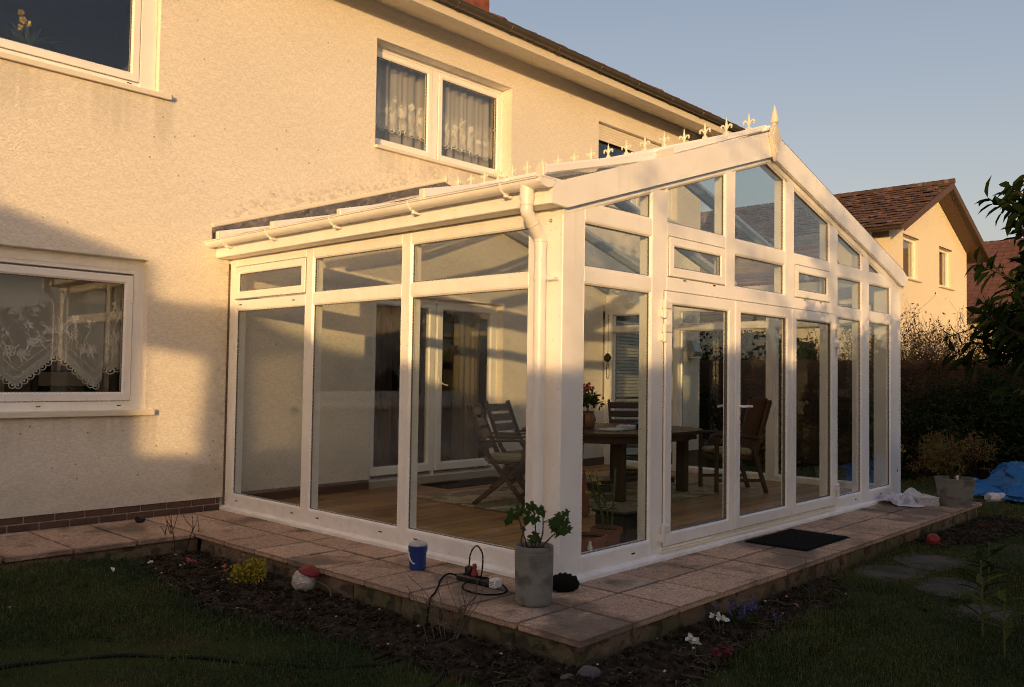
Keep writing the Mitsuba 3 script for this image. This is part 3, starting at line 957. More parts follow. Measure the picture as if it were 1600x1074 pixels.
put(f"{CON}__cover_cap", box(6.28, 6.296, -D - 0.004 - 0.0, -D, 0.262, 0.296, 0.002), "slot")
sp = sg.Polygon([(0.05, 0.0), (-0.006, -0.001), (-0.042, -0.02), (-0.045, -0.0445), (0.05, -0.0445)])
put(f"{CON}__sill", [extrude(sp, -D - 0.04, 0.04, lambda a, b, h: (a, h, b))], "pvc")
sp2 = sg.Polygon([(0.05, 0.0), (-0.006, -0.001), (-0.042, -0.02), (-0.045, -0.0443), (0.05, -0.0443)])
put(f"{CON}__sill", [extrude(sp2, 0.05, W + 0.01, lambda a, b, h: (h, -D + a, b))], "pvc")
put(f"{CON}__wall_seal", tube([(-0.006, -0.006, z + 0.0) for z in np.linspace(0, 2.42, 12)], 0.011, 6), "twig_pale")

# front gable wall (y = -D)
SL, SRR, AX, AZ = 0.3136, 0.2647, 2.94, 3.375


def under(x):
    """underside of the sloping gable head, before the map's lift"""
    x = np.asarray(x, float)
    z = np.where(x < AX, AZ - SL * (AX - x), AZ - SRR * (x - AX)) - 0.035
    return z / (1 + 0.0026 * x)


FP = [(0.236, 1.058), (1.262, 2.172), (2.33, 3.297), (3.488, 4.33), (4.53, 5.192), (5.402, 6.08)]
low_t, mid_b, mid_t, up_b = 1.985, 2.082, 2.41, 2.525
low_t2 = 1.99


def upper(a0, a1):
    b = [(a0, up_b), (a1, up_b)]
    tr, tl = (a1, float(under(a1)) - 0.0), (a0, float(under(a0)) - 0.0)
    if a0 < AX < a1:
        return b + [tr, (AX, float(under(AX))), tl]
    if tr[1] < up_b + 0.02:
        xx = a1 - 0.0
        while under(xx) < up_b + 0.012:
            xx -= 0.005
        return [(a0, up_b), (xx, up_b + 0.0), (xx, float(under(xx))), tl]
    if tl[1] < up_b + 0.02:
        xx = a0
        while under(xx) < up_b + 0.012:
            xx += 0.005
        return [(xx, up_b), (a1, up_b), tr, (xx, float(under(xx)))]
    return b + [tr, tl]


for i, (a0, a1) in enumerate(FP):
    up = upper(a0, a1)
    glazed(up, on_front)
    if i in (0, 4, 5):
        member("bottom_rail", on_front, a0, a1, 0.0, 0.104)
        glazed(rect(a0, a1, 0.104, low_t), on_front)
    if i in (0, 2, 4, 5):
        glazed(rect(a0, a1, mid_b + (0.03 if i == 2 else 0), mid_t), on_front)
    member("transom", on_front, a0, a1, mid_t, up_b)
    member("transom", on_front, a0, a1, low_t, mid_b)
member("transom_cover", on_front, 1.262, 4.33, low_t + 0.02, mid_b + 0.03, -0.06, 0.003)
vent(1.285, 2.15, 2.118, 2.428, on_front)
vent(3.508, 4.312, 2.118, 2.428, on_front)
posts = [(1.058, 1.262), (2.172, 2.33), (3.297, 3.488), (4.33, 4.53), (5.192, 5.402)]
for i, (a0, a1) in enumerate(posts):
    top = float(min(under(a0), under(a1))) + 0.03
    lo = 0.0 if i in (0, 3, 4) else low_t
    member("mullion", on_front, a0, a1, lo, top, -0.11, 0.0015)
member("corner_post_right", on_front, 6.08, W, 0.0, 2.5, -0.2, 0.0)
# sloping head rails along the gable (closing the panes up to the boards)
for (x0, x1) in ((-0.0, AX), (AX, W)):
    p, q = (x0, float(under(x0))), (x1, float(under(x1)))
    poly = sg.Polygon([p, q, (q[0], q[1] + 0.1), (p[0], p[1] + 0.1)])
    put(f"{CON}__gable_head", extrude(poly, -0.11, 0.0035, on_front), "pvc")
for a, b in ((0.85, 0.05), (5.02, 0.05), (5.75, 0.05), (1.52, 2.1), (1.98, 2.1), (3.72, 2.1), (4.1, 2.1)):
    slot(on_front, a, b, 0.0036 if 1.2 < a < 4.5 else 0.0006)

# three door leaves
LEAF = [(0, 0.0), (0.003, 0.018), (0.007, 0.022), (0.088, 0.022), (0.1, 0.012), (0.104, -0.03), (0, -0.03)]
doors = []
for i, (a0, a1) in enumerate(((1.222, 2.3), (2.312, 3.402), (3.412, 4.432))):
    r0 = rect(a0, a1, 0.05, 2.0)
    prof = LEAF
    k = put(f"{CON}__door", ring(r0, prof, on_front), "pvc")
    put(f"{k}__pane", sheet(inset(r0, 0.098), -0.008, on_front), "glass")
    put(f"{k}__gasket", ring(inset(r0, 0.1025), [(0, 0.006), (0.006, 0.003), (0.006, -0.02), (0, -0.02)], on_front), "gasket")
    put(f"{k}__rebate_shadow", ring(inset(r0, -0.006), [(0, 0.004), (0, 0.006), (0.007, 0.006), (0.007, 0.004)], on_front), "rebate")  # grey outline in place of the shade round the leaf
    doors.append(k)
    hz = (0.155, 1.675, 1.855) if i == 0 else ((0.2, 1.65, 1.83) if i == 2 else ())
    for z in hz:
        hx = a0 - 0.028 if i == 0 else a1 + 0.03
        s = 1 if i == 0 else -1
        m = [place(lathe([(0, -0.07), (0.016, -0.07), (0.019, -0.065), (0.019, -0.003), (0.014, 0.0), (0.019, 0.003), (0.019, 0.065), (0.016, 0.07), (0, 0.07)], 14), (hx, -D - 0.03, z)),
             box(hx, hx + s * 0.085, -D - 0.046, -D - 0.021, z + 0.006, z + 0.064, 0.005), box(hx - s * 0.03, hx, -D - 0.034, -D, z - 0.062, z - 0.004, 0.005)]
        v, f = cat(m)
        v = v.copy()
        v[:, 2] += 0.0026 * hx * z
        put(f"{k}__hinge", (v, f), "white_plastic", 30)
put(f"{CON}__door_threshold", [box(1.2, 4.45, -D - 0.012, -D + 0.06, 0.004, 0.046, 0.004), box(1.2, 4.45, -D - 0.024, -D - 0.01, 0.0, 0.014, 0.003)], "pvc_aged")
put(f"{CON}__door_threshold", [box(1.85, 1.87, -D - 0.03, -D - 0.01, 0.016, 0.035, 0.003), box(1.3, 1.95, -D - 0.02, -D - 0.011, 0.028, 0.036, 0.002)], "pvc")


def lever(x, y, z, s, sy):
    return [box(x - 0.014, x + 0.014, y, y + sy * 0.012, z - 0.155, z + 0.065, 0.005),
            tube(smoothpath([(x, y + sy * 0.01, z), (x, y + sy * 0.05, z), (x + s * 0.02, y + sy * 0.062, z), (x + s * 0.075, y + sy * 0.063, z), (x + s * 0.135, y + sy * 0.055, z - 0.002)], 18), np.linspace(0.0125, 0.0105, 18), 10)]


put(f"{doors[1]}__handle", lever(2.372, -D - 0.022, 1.1, 1, -1), "white_plastic", 40)
put(f"{doors[1]}__handle", lever(2.372, -D + 0.045, 1.1, -1, 1), "white_plastic", 40)
put(f"{doors[1]}__keyhole", box(2.367, 2.377, -D - 0.036, -D - 0.0335, 0.985, 1.01, 0.001), "slot")

# barge boards, verge, ridge, finials
bl = [(-0.172, 2.462), (-0.012, 2.455), (2.94, 3.381), (2.94, 3.618), (-0.07, 2.628), (-0.172, 2.628)]
br = [(2.942, 3.381), (5.898, 2.619), (6.313, 2.487), (6.44, 2.487), (6.5, 2.605), (6.37, 2.672), (2.942, 3.618)]
brd = lambda a, b, h: (a, -D - h, b)
put(f"{CON}__barge_board", extrude(sg.Polygon(bl), 0.02, 0.05, brd), "pvc")
put(f"{CON}__barge_board", extrude(sg.Polygon(br), 0.02, 0.05, brd), "pvc")
put(f"{CON}__fascia", box(-0.16, -0.13, -D - 0.02, -0.004, 2.466, 2.6, 0.004), "pvc")
put(f"{CON}__soffit", box(-0.13, 0.0, -D + 0.0, -0.004, 2.466, 2.49, 0.002), "pvc_aged")
put(f"{CON}__eaves_beam", box(0.0, 0.09, -D + 0.05, -0.004, 2.467, 2.6, 0.004), "pvc")
put(f"{CON}__eaves_beam", box(W - 0.09, W, -D + 0.05, -0.004, 2.467, 2.6, 0.004), "pvc")
put(f"{CON}__fascia", box(W + 0.05, W + 0.08, -D - 0.02, -0.004, 2.466, 2.6, 0.004), "pvc")
rg = [(0.055 * math.cos(t), 0.053 * math.sin(t)) for t in th] + [(0.062, 0.004)] + [(0.05 * math.cos(t), 0.048 * math.sin(t)) for t in th[::-1]] + [(-0.062, 0.004)]


def gutter(cx, y0, y1, z):
    gv = np.array([(cx + a, y, z + b) for y in (y0, y1) for a, b in rg])
    return gv, gf


put(f"{CON}__gutter", [gutter(-0.228, -D - 0.03, 0.0, 2.612), tube([(-0.288, -D - 0.03, 2.615), (-0.288, 0.0, 2.615)], 0.006, 8)], "pvc", 40)
oct_ = [(-0.07, 0.004), (-0.066, -0.03), (-0.045, -0.052), (0.0, -0.06), (0.045, -0.052), (0.066, -0.03), (0.07, 0.004)]
put(f"{CON}__gutter_end", [extrude(sg.Polygon(oct_), -D - 0.058, -D - 0.026, lambda a, b, h: (-0.228 + a, h, 2.613 + b)), box(-0.305, -0.15, -D - 0.064, -D - 0.02, 2.612, 2.623, 0.002)], "pvc")
for y in (-0.33, -1.12, -2.1, -3.1, -4.05):
    arc = [(-0.165, y, 2.64)] + [(-0.228 + 0.06 * math.cos(t), y, 2.612 + 0.058 * math.sin(t)) for t in np.linspace(2 * math.pi, math.pi, 12)] + [(-0.294, y, 2.62)]
    put(f"{CON}__gutter_bracket", [tube(arc, 0.007, 6), box(-0.24, -0.17, y - 0.012, y + 0.012, 2.535, 2.55, 0.003)], "pvc")
put(f"{CON}__gutter", [gutter(W + 0.15, -D - 0.02, 0.0, 2.618)], "pvc", 40)

# downpipe with swan neck and clip
PY = -4.245
pp = [(-0.228, PY, 2.575), (-0.228, PY, 2.455), (-0.226, PY, 2.42), (-0.205, PY, 2.39), (-0.12, PY, 2.3), (-0.092, PY, 2.265), (-0.085, PY, 2.235), (-0.085, PY, 2.2)]
put(f"{CON}__downpipe", [tube([(-0.085, PY, z) for z in np.linspace(2.23, -0.02, 10)], 0.041, 20), tube(smoothpath(pp, 30), 0.0435, 20), tube([(-0.228, PY, 2.585), (-0.228, PY, 2.5)], 0.047, 20)], "pvc", 40)
put(f"{CON}__downpipe__joint_ring", [tube([(-0.228, PY, 2.462), (-0.228, PY, 2.452)], 0.047, 20), tube([(-0.165, PY, 2.349), (-0.158, PY, 2.341)], 0.0475, 20), tube([(-0.085, PY, 2.235), (-0.085, PY, 2.225)], 0.046, 20)], "pvc_aged", 40)
put(f"{CON}__downpipe__clip", [tube([(-0.085, PY, 2.0), (-0.085, PY, 1.975)], 0.046, 20), box(-0.06, 0.0, PY - 0.1, PY - 0.045, 1.976, 1.998, 0.003)], "pvc")

# roof: glazing bars, panes, ridge
RZ, RX = 3.655, 2.95
LE, RE = (-0.2, 2.655), (6.5, 2.66)
by = [-0.1, -1.09, -2.12, -3.16, -4.24]
MX, MZ = 1.2, 3.01
for i, y in enumerate(by[:-1]):
    ez = 2.672 + 0.014 * math.sin(2.2 * i + 1)
    put(f"{CON}__glazing_bar", [bar((LE[0], y, ez), (MX, y, MZ), 0.055, 0.072, (0, 0, 1), 0.01), bar((MX - 0.04, y, MZ - 0.004), (RX - 0.03, y, RZ - 0.012), 0.054, 0.06, (0, 0, 1), 0.01)], "pvc")
    put(f"{CON}__bar_end_cap", box(LE[0] - 0.006, LE[0] + 0.012, y - 0.031, y + 0.031, ez - 0.047, ez + 0.038, 0.006), "pvc_aged")
    put(f"{CON}__glazing_bar", bar((RX + 0.03, y, RZ - 0.012), (RE[0], y, RE[1] + 0.005), 0.055, 0.045, (0, 0, 1), 0.008), "pvc")
for y in by:
    put(f"{CON}__rafter", [bar((LE[0] + 0.25, y, LE[1] + 0.0), (MX, y, MZ - 0.1), 0.05, 0.075, (0, 0, 1), 0.006), bar((MX, y, MZ - 0.1), (RX, y, RZ - 0.09), 0.05, 0.075, (0, 0, 1), 0.006)], "rafter")
    put(f"{CON}__rafter", bar((RX, y, RZ - 0.09), (RE[0] - 0.25, y, RE[1] + 0.0), 0.05, 0.075, (0, 0, 1), 0.006), "rafter")
put(f"{CON}__verge_bar", bar((-0.2, -D + 0.03, 2.682), (1.16, -D + 0.03, 3.04), 0.06, 0.066, (0, 0, 1), 0.012), "pvc")
put(f"{CON}__bar_end_cap", box(-0.21, -0.19, -D - 0.002, -D + 0.064, 2.632, 2.72, 0.006), "pvc_aged")
put(f"{CON}__verge_bar", bar((1.1, -D + 0.03, 3.03), (RX - 0.02, -D + 0.03, 3.66), 0.06, 0.05, (0, 0, 1), 0.01), "pvc")
put(f"{CON}__verge_clip", bar((1.1, -D + 0.03, 3.03), (1.35, -D + 0.03, 3.115), 0.064, 0.054, (0, 0, 1), 0.003), "pvc_aged")
put(f"{CON}__verge_bar", bar((RX + 0.02, -D + 0.03, 3.655), (6.5, -D + 0.03, 2.69), 0.06, 0.045, (0, 0, 1), 0.01), "pvc")
put(f"{CON}__verge_seal", [bar((-0.1, -D - 0.01, 2.63), (MX, -D - 0.01, 2.985), 0.05, 0.03), bar((MX, -D - 0.01, 2.985), (RX, -D - 0.01, 3.625), 0.05, 0.03), bar((RX, -D - 0.01, 3.625), (6.45, -D - 0.01, 2.66), 0.05, 0.03)], "gasket")
yb = [-0.0] + by[1:-1] + [-D]
for y0, y1 in zip(yb, yb[1:]):
    for rows in ([(LE[0] + 0.02, LE[1] + 0.004), (MX, MZ - 0.006), (RX - 0.02, RZ - 0.03)], [(RX + 0.02, RZ - 0.03), (RE[0] - 0.02, RE[1] - 0.005)]):
        m_ = len(rows)
        pv = np.array([(x, y, z) for x, z in rows for y in (y0 - 0.006, y1 + 0.006)])
        pf = np.array([[2 * i, 2 * i + 1, 2 * i + 3, 2 * i + 2] for i in range(m_ - 1)])
        put(f"{CON}__roof_pane", (pv, pf), "roof_glass")
rp = sg.Polygon([(-0.11, -0.06), (-0.11, -0.05), (-0.03, 0.0), (-0.02, 0.02), (0.02, 0.02), (0.03, 0.0), (0.11, -0.05), (0.11, -0.06)])
put(f"{CON}__ridge", extrude(rp, -D - 0.02, 0.0, lambda a, b, h: (RX + a, h, RZ + b)), "pvc")
put(f"{CON}__ridge_beam", box(RX - 0.04, RX + 0.04, -D + 0.02, -0.004, RZ - 0.2, RZ - 0.062, 0.005), "pvc")


def fleur(y, z0, s=1.0, tip=0.0):
    """A cast fleur-de-lis of the ridge cresting, in the plane of the ridge."""
    out = [place(lathe([(0, 0), (0.019, 0.0), (0.021, 0.01), (0.012, 0.02), (0.011, 0.028), (0.015, 0.034), (0.01, 0.04), (0.01, 0.075), (0.013, 0.085), (0.0135, 0.1), (0.009, 0.125), (0.001, 0.168)], 10), (0, 0, 0), 0, (0.8, 1, 1))]
    for k in (-1, 1):
        c = smoothpath([(0, k * 0.006, 0.05), (0, k * 0.018, 0.075), (0, k * 0.034, 0.092), (0, k * 0.05, 0.088), (0, k * 0.056, 0.072), (0, k * 0.05, 0.06)], 14)
        out.append(tube(c, np.concatenate([np.linspace(0.006, 0.0105, 8), np.linspace(0.0105, 0.008, 6)]), 7))
        out.append(tube(smoothpath([(0, k * 0.004, 0.03), (0, k * 0.018, 0.022), (0, k * 0.024, 0.01)], 7), np.linspace(0.006, 0.008, 7), 6))
    return place(cat(out), (RX, y, z0), 0.0, s, 0, 0)


for k in range(18):
    y = -4.17 + 0.2335 * k
    if y < -0.1:
        put(f"{CON}__ridge_finial", fleur(y, RZ + 0.018 - (0.0 if k != 3 else 0.02), 1.0 if k not in (2,) else 1.02), "pvc_aged", 35)
fx, fy = RX - 0.015, -D - 0.06
fz = 3.555
dia = sg.Polygon([(0.0, -0.22), (0.03, -0.12), (0.1, 0.0), (0.05, 0.1), (-0.05, 0.1), (-0.1, 0.0), (-0.03, -0.12)])
put(f"{CON}__gable_finial", [extrude(dia, -0.005, 0.028, lambda a, b, h: (fx + a, fy - h, fz + b)), extrude(dia.buffer(-0.02), 0.028, 0.036, lambda a, b, h: (fx + a, fy - h, fz + b)),
                             place(lathe([(0.0, 0.08), (0.024, 0.08), (0.024, 0.11), (0.028, 0.117), (0.018, 0.123), (0.033, 0.137), (0.038, 0.155), (0.034, 0.178), (0.023, 0.225), (0.009, 0.28), (0.001, 0.302)], 14), (fx, fy - 0.005, fz))], "pvc_aged", 30)
put(f"{CON}__gable_finial__band", box(fx - 0.035, fx + 0.035, fy - 0.034, fy - 0.028, fz - 0.115, fz - 0.107, 0.002), "pvc")

# flashing on the house wall
for (xa, za), (xb, zb), s in (((-0.21, 2.735), (2.89, 3.745), 1), ((2.89, 3.745), (6.4, 2.74), 1)):
    pts = np.array([(xa, -0.008, za - 0.09), (xb, -0.008, zb - 0.06), (xb, -0.008, zb + 0.03), (xa, -0.008, za + 0.04), (xa, -0.035, za - 0.09), (xb, -0.035, zb - 0.06)])
    v, f = extrude(sg.Polygon(pts[:4, [0, 2]]), 0.004, 0.016, on_wall)
    v, f = displaced((v, f), 0.01, 7, 5, 0.06)
    put(f"{CON}__flashing", (v, f), "lead_foil", True)
    put(f"{CON}__flashing_bead", bar((xa - 0.005, -0.012, za + 0.05), (xb, -0.012, zb + 0.045), 0.03, 0.045, (0, 0, 1), 0.008), "pvc_aged")
put(f"{CON}__flashing_apron", [bar((-0.2, -0.03, 2.655), (2.85, -0.03, 3.63), 0.06, 0.01)], "lead_foil")
put(f"{CON}__flashing_end", [lathe([(0, 0), (0.02, 0.0), (0.025, 0.02), (0.012, 0.06), (0.001, 0.12)], 8, (2.9, -0.03, 3.77))], "pvc_aged")

# right side wall
yr = [(-0.14, -1.24), (-1.33, -2.68), (-2.8, -4.1)]
for (b0, b1), nm in (((0.0, 0.07), "bottom_rail"), ((2.03, 2.11), "transom"), ((2.3, 2.464), "head_rail")):
    for (a0, a1) in yr:
        member(nm, on_right, a0, a1, b0, b1)
member("wall_post", on_right, -0.14, 0.0, 0.0, 2.464)
for (a1, a0) in ((-1.24, -1.33), (-2.68, -2.8), (-4.1, -D + 0.2)):
    member("mullion", on_right, a0, a1, 0.0, 2.464)
for a0, a1 in yr:
    glazed(rect(a0, a1, 0.07, 2.03), on_right)
    glazed(rect(a0, a1, 2.11, 2.3), on_right)

# floor boards and skirting
r = np.random.default_rng(5)
put(f"{CON}__floor", box(0.07, W - 0.07, -D + 0.07, -0.0, -0.3, -0.012), "mortar")
for k in range(31):
    y0 = -0.14 * (k + 1)
    x = 0.07 - (0.73 * k % 2.0)
    while x < W - 0.08:
        a0, a1 = max(x, 0.07), min(x + 2.0, W - 0.07)
        if a1 - a0 > 0.05 and y0 > -D + 0.05:
            put(f"{CON}__floor__plank", box(a0 + 0.001, a1 - 0.001, y0 + 0.0012, y0 + 0.1388, -0.02, 0.0 + r.normal(0, 0.0006), 0.002), "floor_wood")
        x += 2.0
put(f"{CON}__skirting", [box(0.08, 1.8, -0.018, 0.0, 0.0, 0.112, 0.003), box(4.06, W - 0.08, -0.018, 0.0, 0.0, 0.112, 0.003)], "brown_wood")

# ------------------------------------------------------------------ neighbouring houses
NB = thing("neighbor_house", "cream gabled house with dark brown tiled roof beyond the fence", "house")
nx0, nx1, ny, nz, nap = 24.2, 32.7, 2.0, 6.45, 8.3
nxm = (nx0 + nx1) / 2
nop = [(25.5, 27.0, 4.85, 6.26), (29.3, 30.75, 4.88, 6.3)]
gp_ = sg.Polygon([(nx0, -0.8), (nx1, -0.8), (nx1, nz), (nxm, nap), (nx0, nz)])
for a0, a1, b0, b1 in nop:
    gp_ = gp_.difference(sg.box(a0, b0, a1, b1))
nmap = lambda a, b, h: (a, ny - h, b)
put(f"{NB}__wall", [extrude(gp_, -0.3, 0.0, nmap), box(nx0, nx0 + 0.3, ny + 0.3, 15, -0.8, nz + 0.05), box(nx1 - 0.3, nx1, ny + 0.3, 15, -0.8, nz + 0.05)], "render_cream")
for a0, a1, b0, b1 in nop:
    k = put(f"{NB}__window", ring(rect(a0, a1, b0, b1), [(0, -0.12), (0.09, -0.12), (0.09, -0.2), (0, -0.2)], nmap), "pvc")
    put(f"{k}__pane", sheet(rect(a0 + 0.05, a1 - 0.05, b0 + 0.05, b1 - 0.05), -0.17, nmap), "house_glass")
    put(f"{k}__curtain", box(a0 + 0.1, a1 - 0.1, ny + 0.27, ny + 0.29, b0 + 0.1, b1 - 0.1), "curtain_beige")
    put(f"{k}__sill", box(a0 - 0.1, a1 + 0.15, ny - 0.1, ny + 0.11, b0 - 0.06, b0 - 0.005, 0.01), "painted_wood")
    put(f"{k}__lintel", box(a0 - 0.02, a1 + 0.02, ny - 0.015, ny + 0.12, b1 + 0.005, b1 + 0.05, 0.005), "brown_wood")
pt = (nap - nz) / (nxm - nx0)
oh = 0.75
for s in (-1, 1):
    xa = nxm + s * (nxm - nx0 + oh)
    za = nap - pt * (nxm - nx0 + oh)
    pl = [(nxm, nap + 0.02), (xa, za + 0.02), (xa, za + 0.14), (nxm, nap + 0.14)]
    put(f"{NB}__roof", extrude(sg.Polygon(pl if s > 0 else pl[::-1]), 1.3, 15.2, lambda a, b, h: (a, h, b)), "brown_wood")
    put(f"{NB}__verge_board", extrude(sg.Polygon([(nxm, nap - 0.08), (xa, za - 0.08), (xa, za + 0.16), (nxm, nap + 0.16)]), 1.26, 1.3, lambda a, b, h: (a, h, b)), "brown_wood")
tl = []
rr = np.random.default_rng(3)
slope = math.hypot(1, pt)
for i in range(16):
    for j in range(46):
        xx = nxm - (i + 1) * 0.325
        y = 1.28 + 0.3 * j
        z = nap + 0.15 - pt * (nxm - xx)
        t = box(0, 0.36, 0.005, 0.295, 0.0, 0.03 + rr.uniform(0, 0.012), 0.06)
        v = t[0].copy()
        v[:, 2] += pt * v[:, 0] + 0.055 * (1 - v[:, 0] / 0.36) + rr.normal(0, 0.008) + 0.045 * (np.abs(v[:, 1] - 0.15) < 0.1)
        tl.append((v + [xx, y, z], t[1]))
        if j < 14:
            v2 = v.copy()
            v2[:, 0] = -v2[:, 0]
            tl.append((v2 + [2 * nxm - xx, y, z], t[1]))
labels[put(f"{NB}__roof_tiles", tl, "neighbor_tile")] = {"kind": "stuff"}
for j in range(40):
    put(f"{NB}__ridge_tile", tube([(nxm, 1.22 + 0.34 * j, nap + 0.2), (nxm, 1.22 + 0.34 * j + 0.36, nap + 0.185)], 0.1, 8), "neighbor_tile", 50)
ng = tube([(nx0 - oh - 0.06, 1.35, nap - pt * (nxm - nx0 + oh) + 0.06), (nx0 - oh - 0.06, 15, nap - pt * (nxm - nx0 + oh) + 0.06)], 0.09, 10)
put(f"{NB}__gutter", ng, "brown_metal", 40)
gzz = nap - pt * (nxm - nx0 + oh)
put(f"{NB}__downpipe", tube(smoothpath([(nx0 - oh - 0.06, 2.3, gzz), (nx0 - oh - 0.06, 2.3, gzz - 0.25), (nx0 - 0.1, 2.45, gzz - 0.75), (nx0 - 0.08, 2.45, gzz - 1.2), (nx0 - 0.08, 2.45, 0.0)], 24), 0.06, 10), "brown_metal", 40)

N2 = thing("red_roof_house", "low neighbouring house with red tiled roof seen through the conservatory glass", "house")
put(f"{N2}__wall", box(17.9, 22.6, 2.8, 12, -1.0, 3.15), "render_cream")
put(f"{N2}__roof", extrude(sg.Polygon([(17.4, 3.1), (20.6, 5.3), (23.4, 3.3), (23.4, 3.15), (20.6, 5.1), (17.4, 2.95)]), 2.4, 12.4, lambda a, b, h: (a, h, b)), "brown_wood")
tl = []
for i in range(11):
    for j in range(32):
        xx, zz = 17.36 + 0.295 * i, 3.12 + 0.295 * 0.6875 * i
        v, f = box(0, 0.34, 0.004, 0.296, 0, 0.035, 0.006)
        v = v.copy()
        v[:, 2] += v[:, 0] * 0.6875 + 0.03 * (1 - v[:, 0] / 0.34) + 0.018 * np.cos(v[:, 1] * 21)
        tl.append((v + [xx, 2.38 + 0.3 * j, zz], f))
labels[put(f"{N2}__roof_tiles", tl, "red_tile")] = {"kind": "stuff"}
put(f"{N2}__gutter", tube([(17.33, 2.35, 3.08), (17.33, 12.4, 3.08)], 0.07, 10), "zinc", 40)
N3 = thing("far_house", "distant house with red tiled roof right of the cream gabled house", "house")
put(f"{N3}__wall", box(42, 50, -9, 5.4, -1.5, 5.4), "render_cream")
put(f"{N3}__roof", extrude(sg.Polygon([(40.2, 4.6), (46, 8.75), (50.7, 6.2), (50.7, 6.0), (46, 8.5), (40.2, 4.4)]), -9.5, 5.9, lambda a, b, h: (a, h, b)), "brown_wood")
tl = []
for i in range(17):
    for j in range(46):
        v, f = box(0, 0.42, 0.006, 0.328, 0, 0.04, 0.05)
        v = v.copy()
        v[:, 2] += v[:, 0] * 0.7155 + 0.05 * (1 - v[:, 0] / 0.42) + 0.04 * (np.abs(v[:, 1] - 0.167) < 0.11)
        tl.append((v + [40.15 + 0.345 * i, -9.5 + 0.334 * j, 4.6 + 0.345 * 0.7155 * i], f))
labels[put(f"{N3}__roof_tiles", tl, "red_tile")] = {"kind": "stuff"}

# ------------------------------------------------------------------ fence along the right boundary
FE = thing("garden_fence", "dark brown wooden panel fence of horizontal boards along the garden boundary", "fence")
r = np.random.default_rng(21)
FX = 11.35
for b in range(-7, 4):
    y0, y1 = b * 1.85 - 0.2, (b + 1) * 1.85 - 0.2
    put(f"{FE}__post", box(FX - 0.09, FX, y0 - 0.045, y0 + 0.045, -0.45, 1.72, 0.006), "fence_wood")
    for k in range(13):
        z = -0.22 + 0.148 * k
        v, f = box(FX + 0.0 + 0.012 * (k % 2), FX + 0.018 + 0.012 * (k % 2), y0 + 0.03, y1 - 0.03, z, z + 0.165 + r.uniform(-0.012, 0.006), 0.003)
        v = v.copy()
        v[:, 2] += (v[:, 1] - y0) * r.normal(0, 0.006)
        put(f"{FE}__board", (v, f), "fence_wood")

# ------------------------------------------------------------------ shrubs and trees
def multi_stem(seed, base, n, L, rad, depth, lean=0.5, spread=0.5, kids=(2, 3), up=0.3, bendy=0.35, foot=0.25):
    r = np.random.default_rng(seed)
    out, tips = [], []
    for i in range(n):
        a = r.uniform(0, 2 * math.pi)
        p = np.array(base) + [foot * math.cos(a) * r.uniform(0.1, 1), foot * math.sin(a) * r.uniform(0.1, 1), 0]
        d = np.array([math.cos(a) * lean * r.uniform(0.2, 1), math.sin(a) * lean * r.uniform(0.2, 1), 1])
        branch(r, p, d / np.linalg.norm(d), L * r.uniform(0.75, 1.1), rad, depth, out, tips, spread, kids, bendy, up, 0.0022)
    return out, tips, r


def leafy(tips, r, per, L, W, spread=0.08, droop=0.2, mat="leaf_shrub", fn=chips):
    P = np.repeat(np.array([t[0] for t in tips]), per, 0)
    E = np.repeat(np.array([t[1] for t in tips]), per, 0)
    k = len(P)
    P = P + r.normal(0, spread, (k, 3)) - E * r.uniform(0, 2.2 * spread, (k, 1))
    d = E * 0.5 + rdir(r, k)
    d[:, 2] -= droop
    return fn(P, d, rdir(r, k, 0.2, 1.0), L * r.uniform(0.6, 1.15, k), W * r.uniform(0.7, 1.15, k))


BB = thing("bare_bush", "large bare twiggy bush behind the fence in front of the cream gabled house", "bush")
out, tips, r_ = multi_stem(31, (12.4, -2.9, -0.3), 74, 1.0, 0.015, 5, 0.66, 0.42, (2, 3), 0.28, 0.4, 0.7)
put(f"{BB}__stems", tubes(out), "twig")
labels[put(f"{BB}__leaf_remains", leafy(tips, r_, 1, 0.07, 0.03, 0.06), "leaf_dry")] = {"kind": "stuff"}
out, tips, r_ = multi_stem(33, (12.3, -1.5, -0.3), 15, 1.05, 0.02, 4, 0.5, 0.5, (2, 3), 0.25, 0.4, 0.4)
b2 = thing("bare_bush", "smaller leafy brown bush beside the conservatory's right end, behind the fence", "bush")
put(f"{b2}__stems", tubes(out), "twig")
labels[put(f"{b2}__foliage", leafy(tips, r_, 5, 0.07, 0.035, 0.07), "leaf_dry")] = {"kind": "stuff"}


def shrub(name, label, loc, n, L, depth, per, lL, lW, mat, seed, group=None, lean=0.6, rad=0.018, fn=chips, cat_="shrub", up=0.1, spread=0.55, foot=0.2):
    k = thing(name, label, cat_, group)
    out, tips, r = multi_stem(seed, loc, n, L, rad, depth, lean, spread, (2, 3), up, 0.35, foot)
    put(f"{k}__stems", tubes(out), "twig")
    allp = tips + [(p[-2], p[-1] - p[-2]) for p, _ in out[:: max(1, len(out) // (len(tips) + 1))]]
    put(f"{k}__foliage", leafy(allp, r, per, lL, lW, min(0.075, 0.9 * lL), fn=fn), mat)
    return k


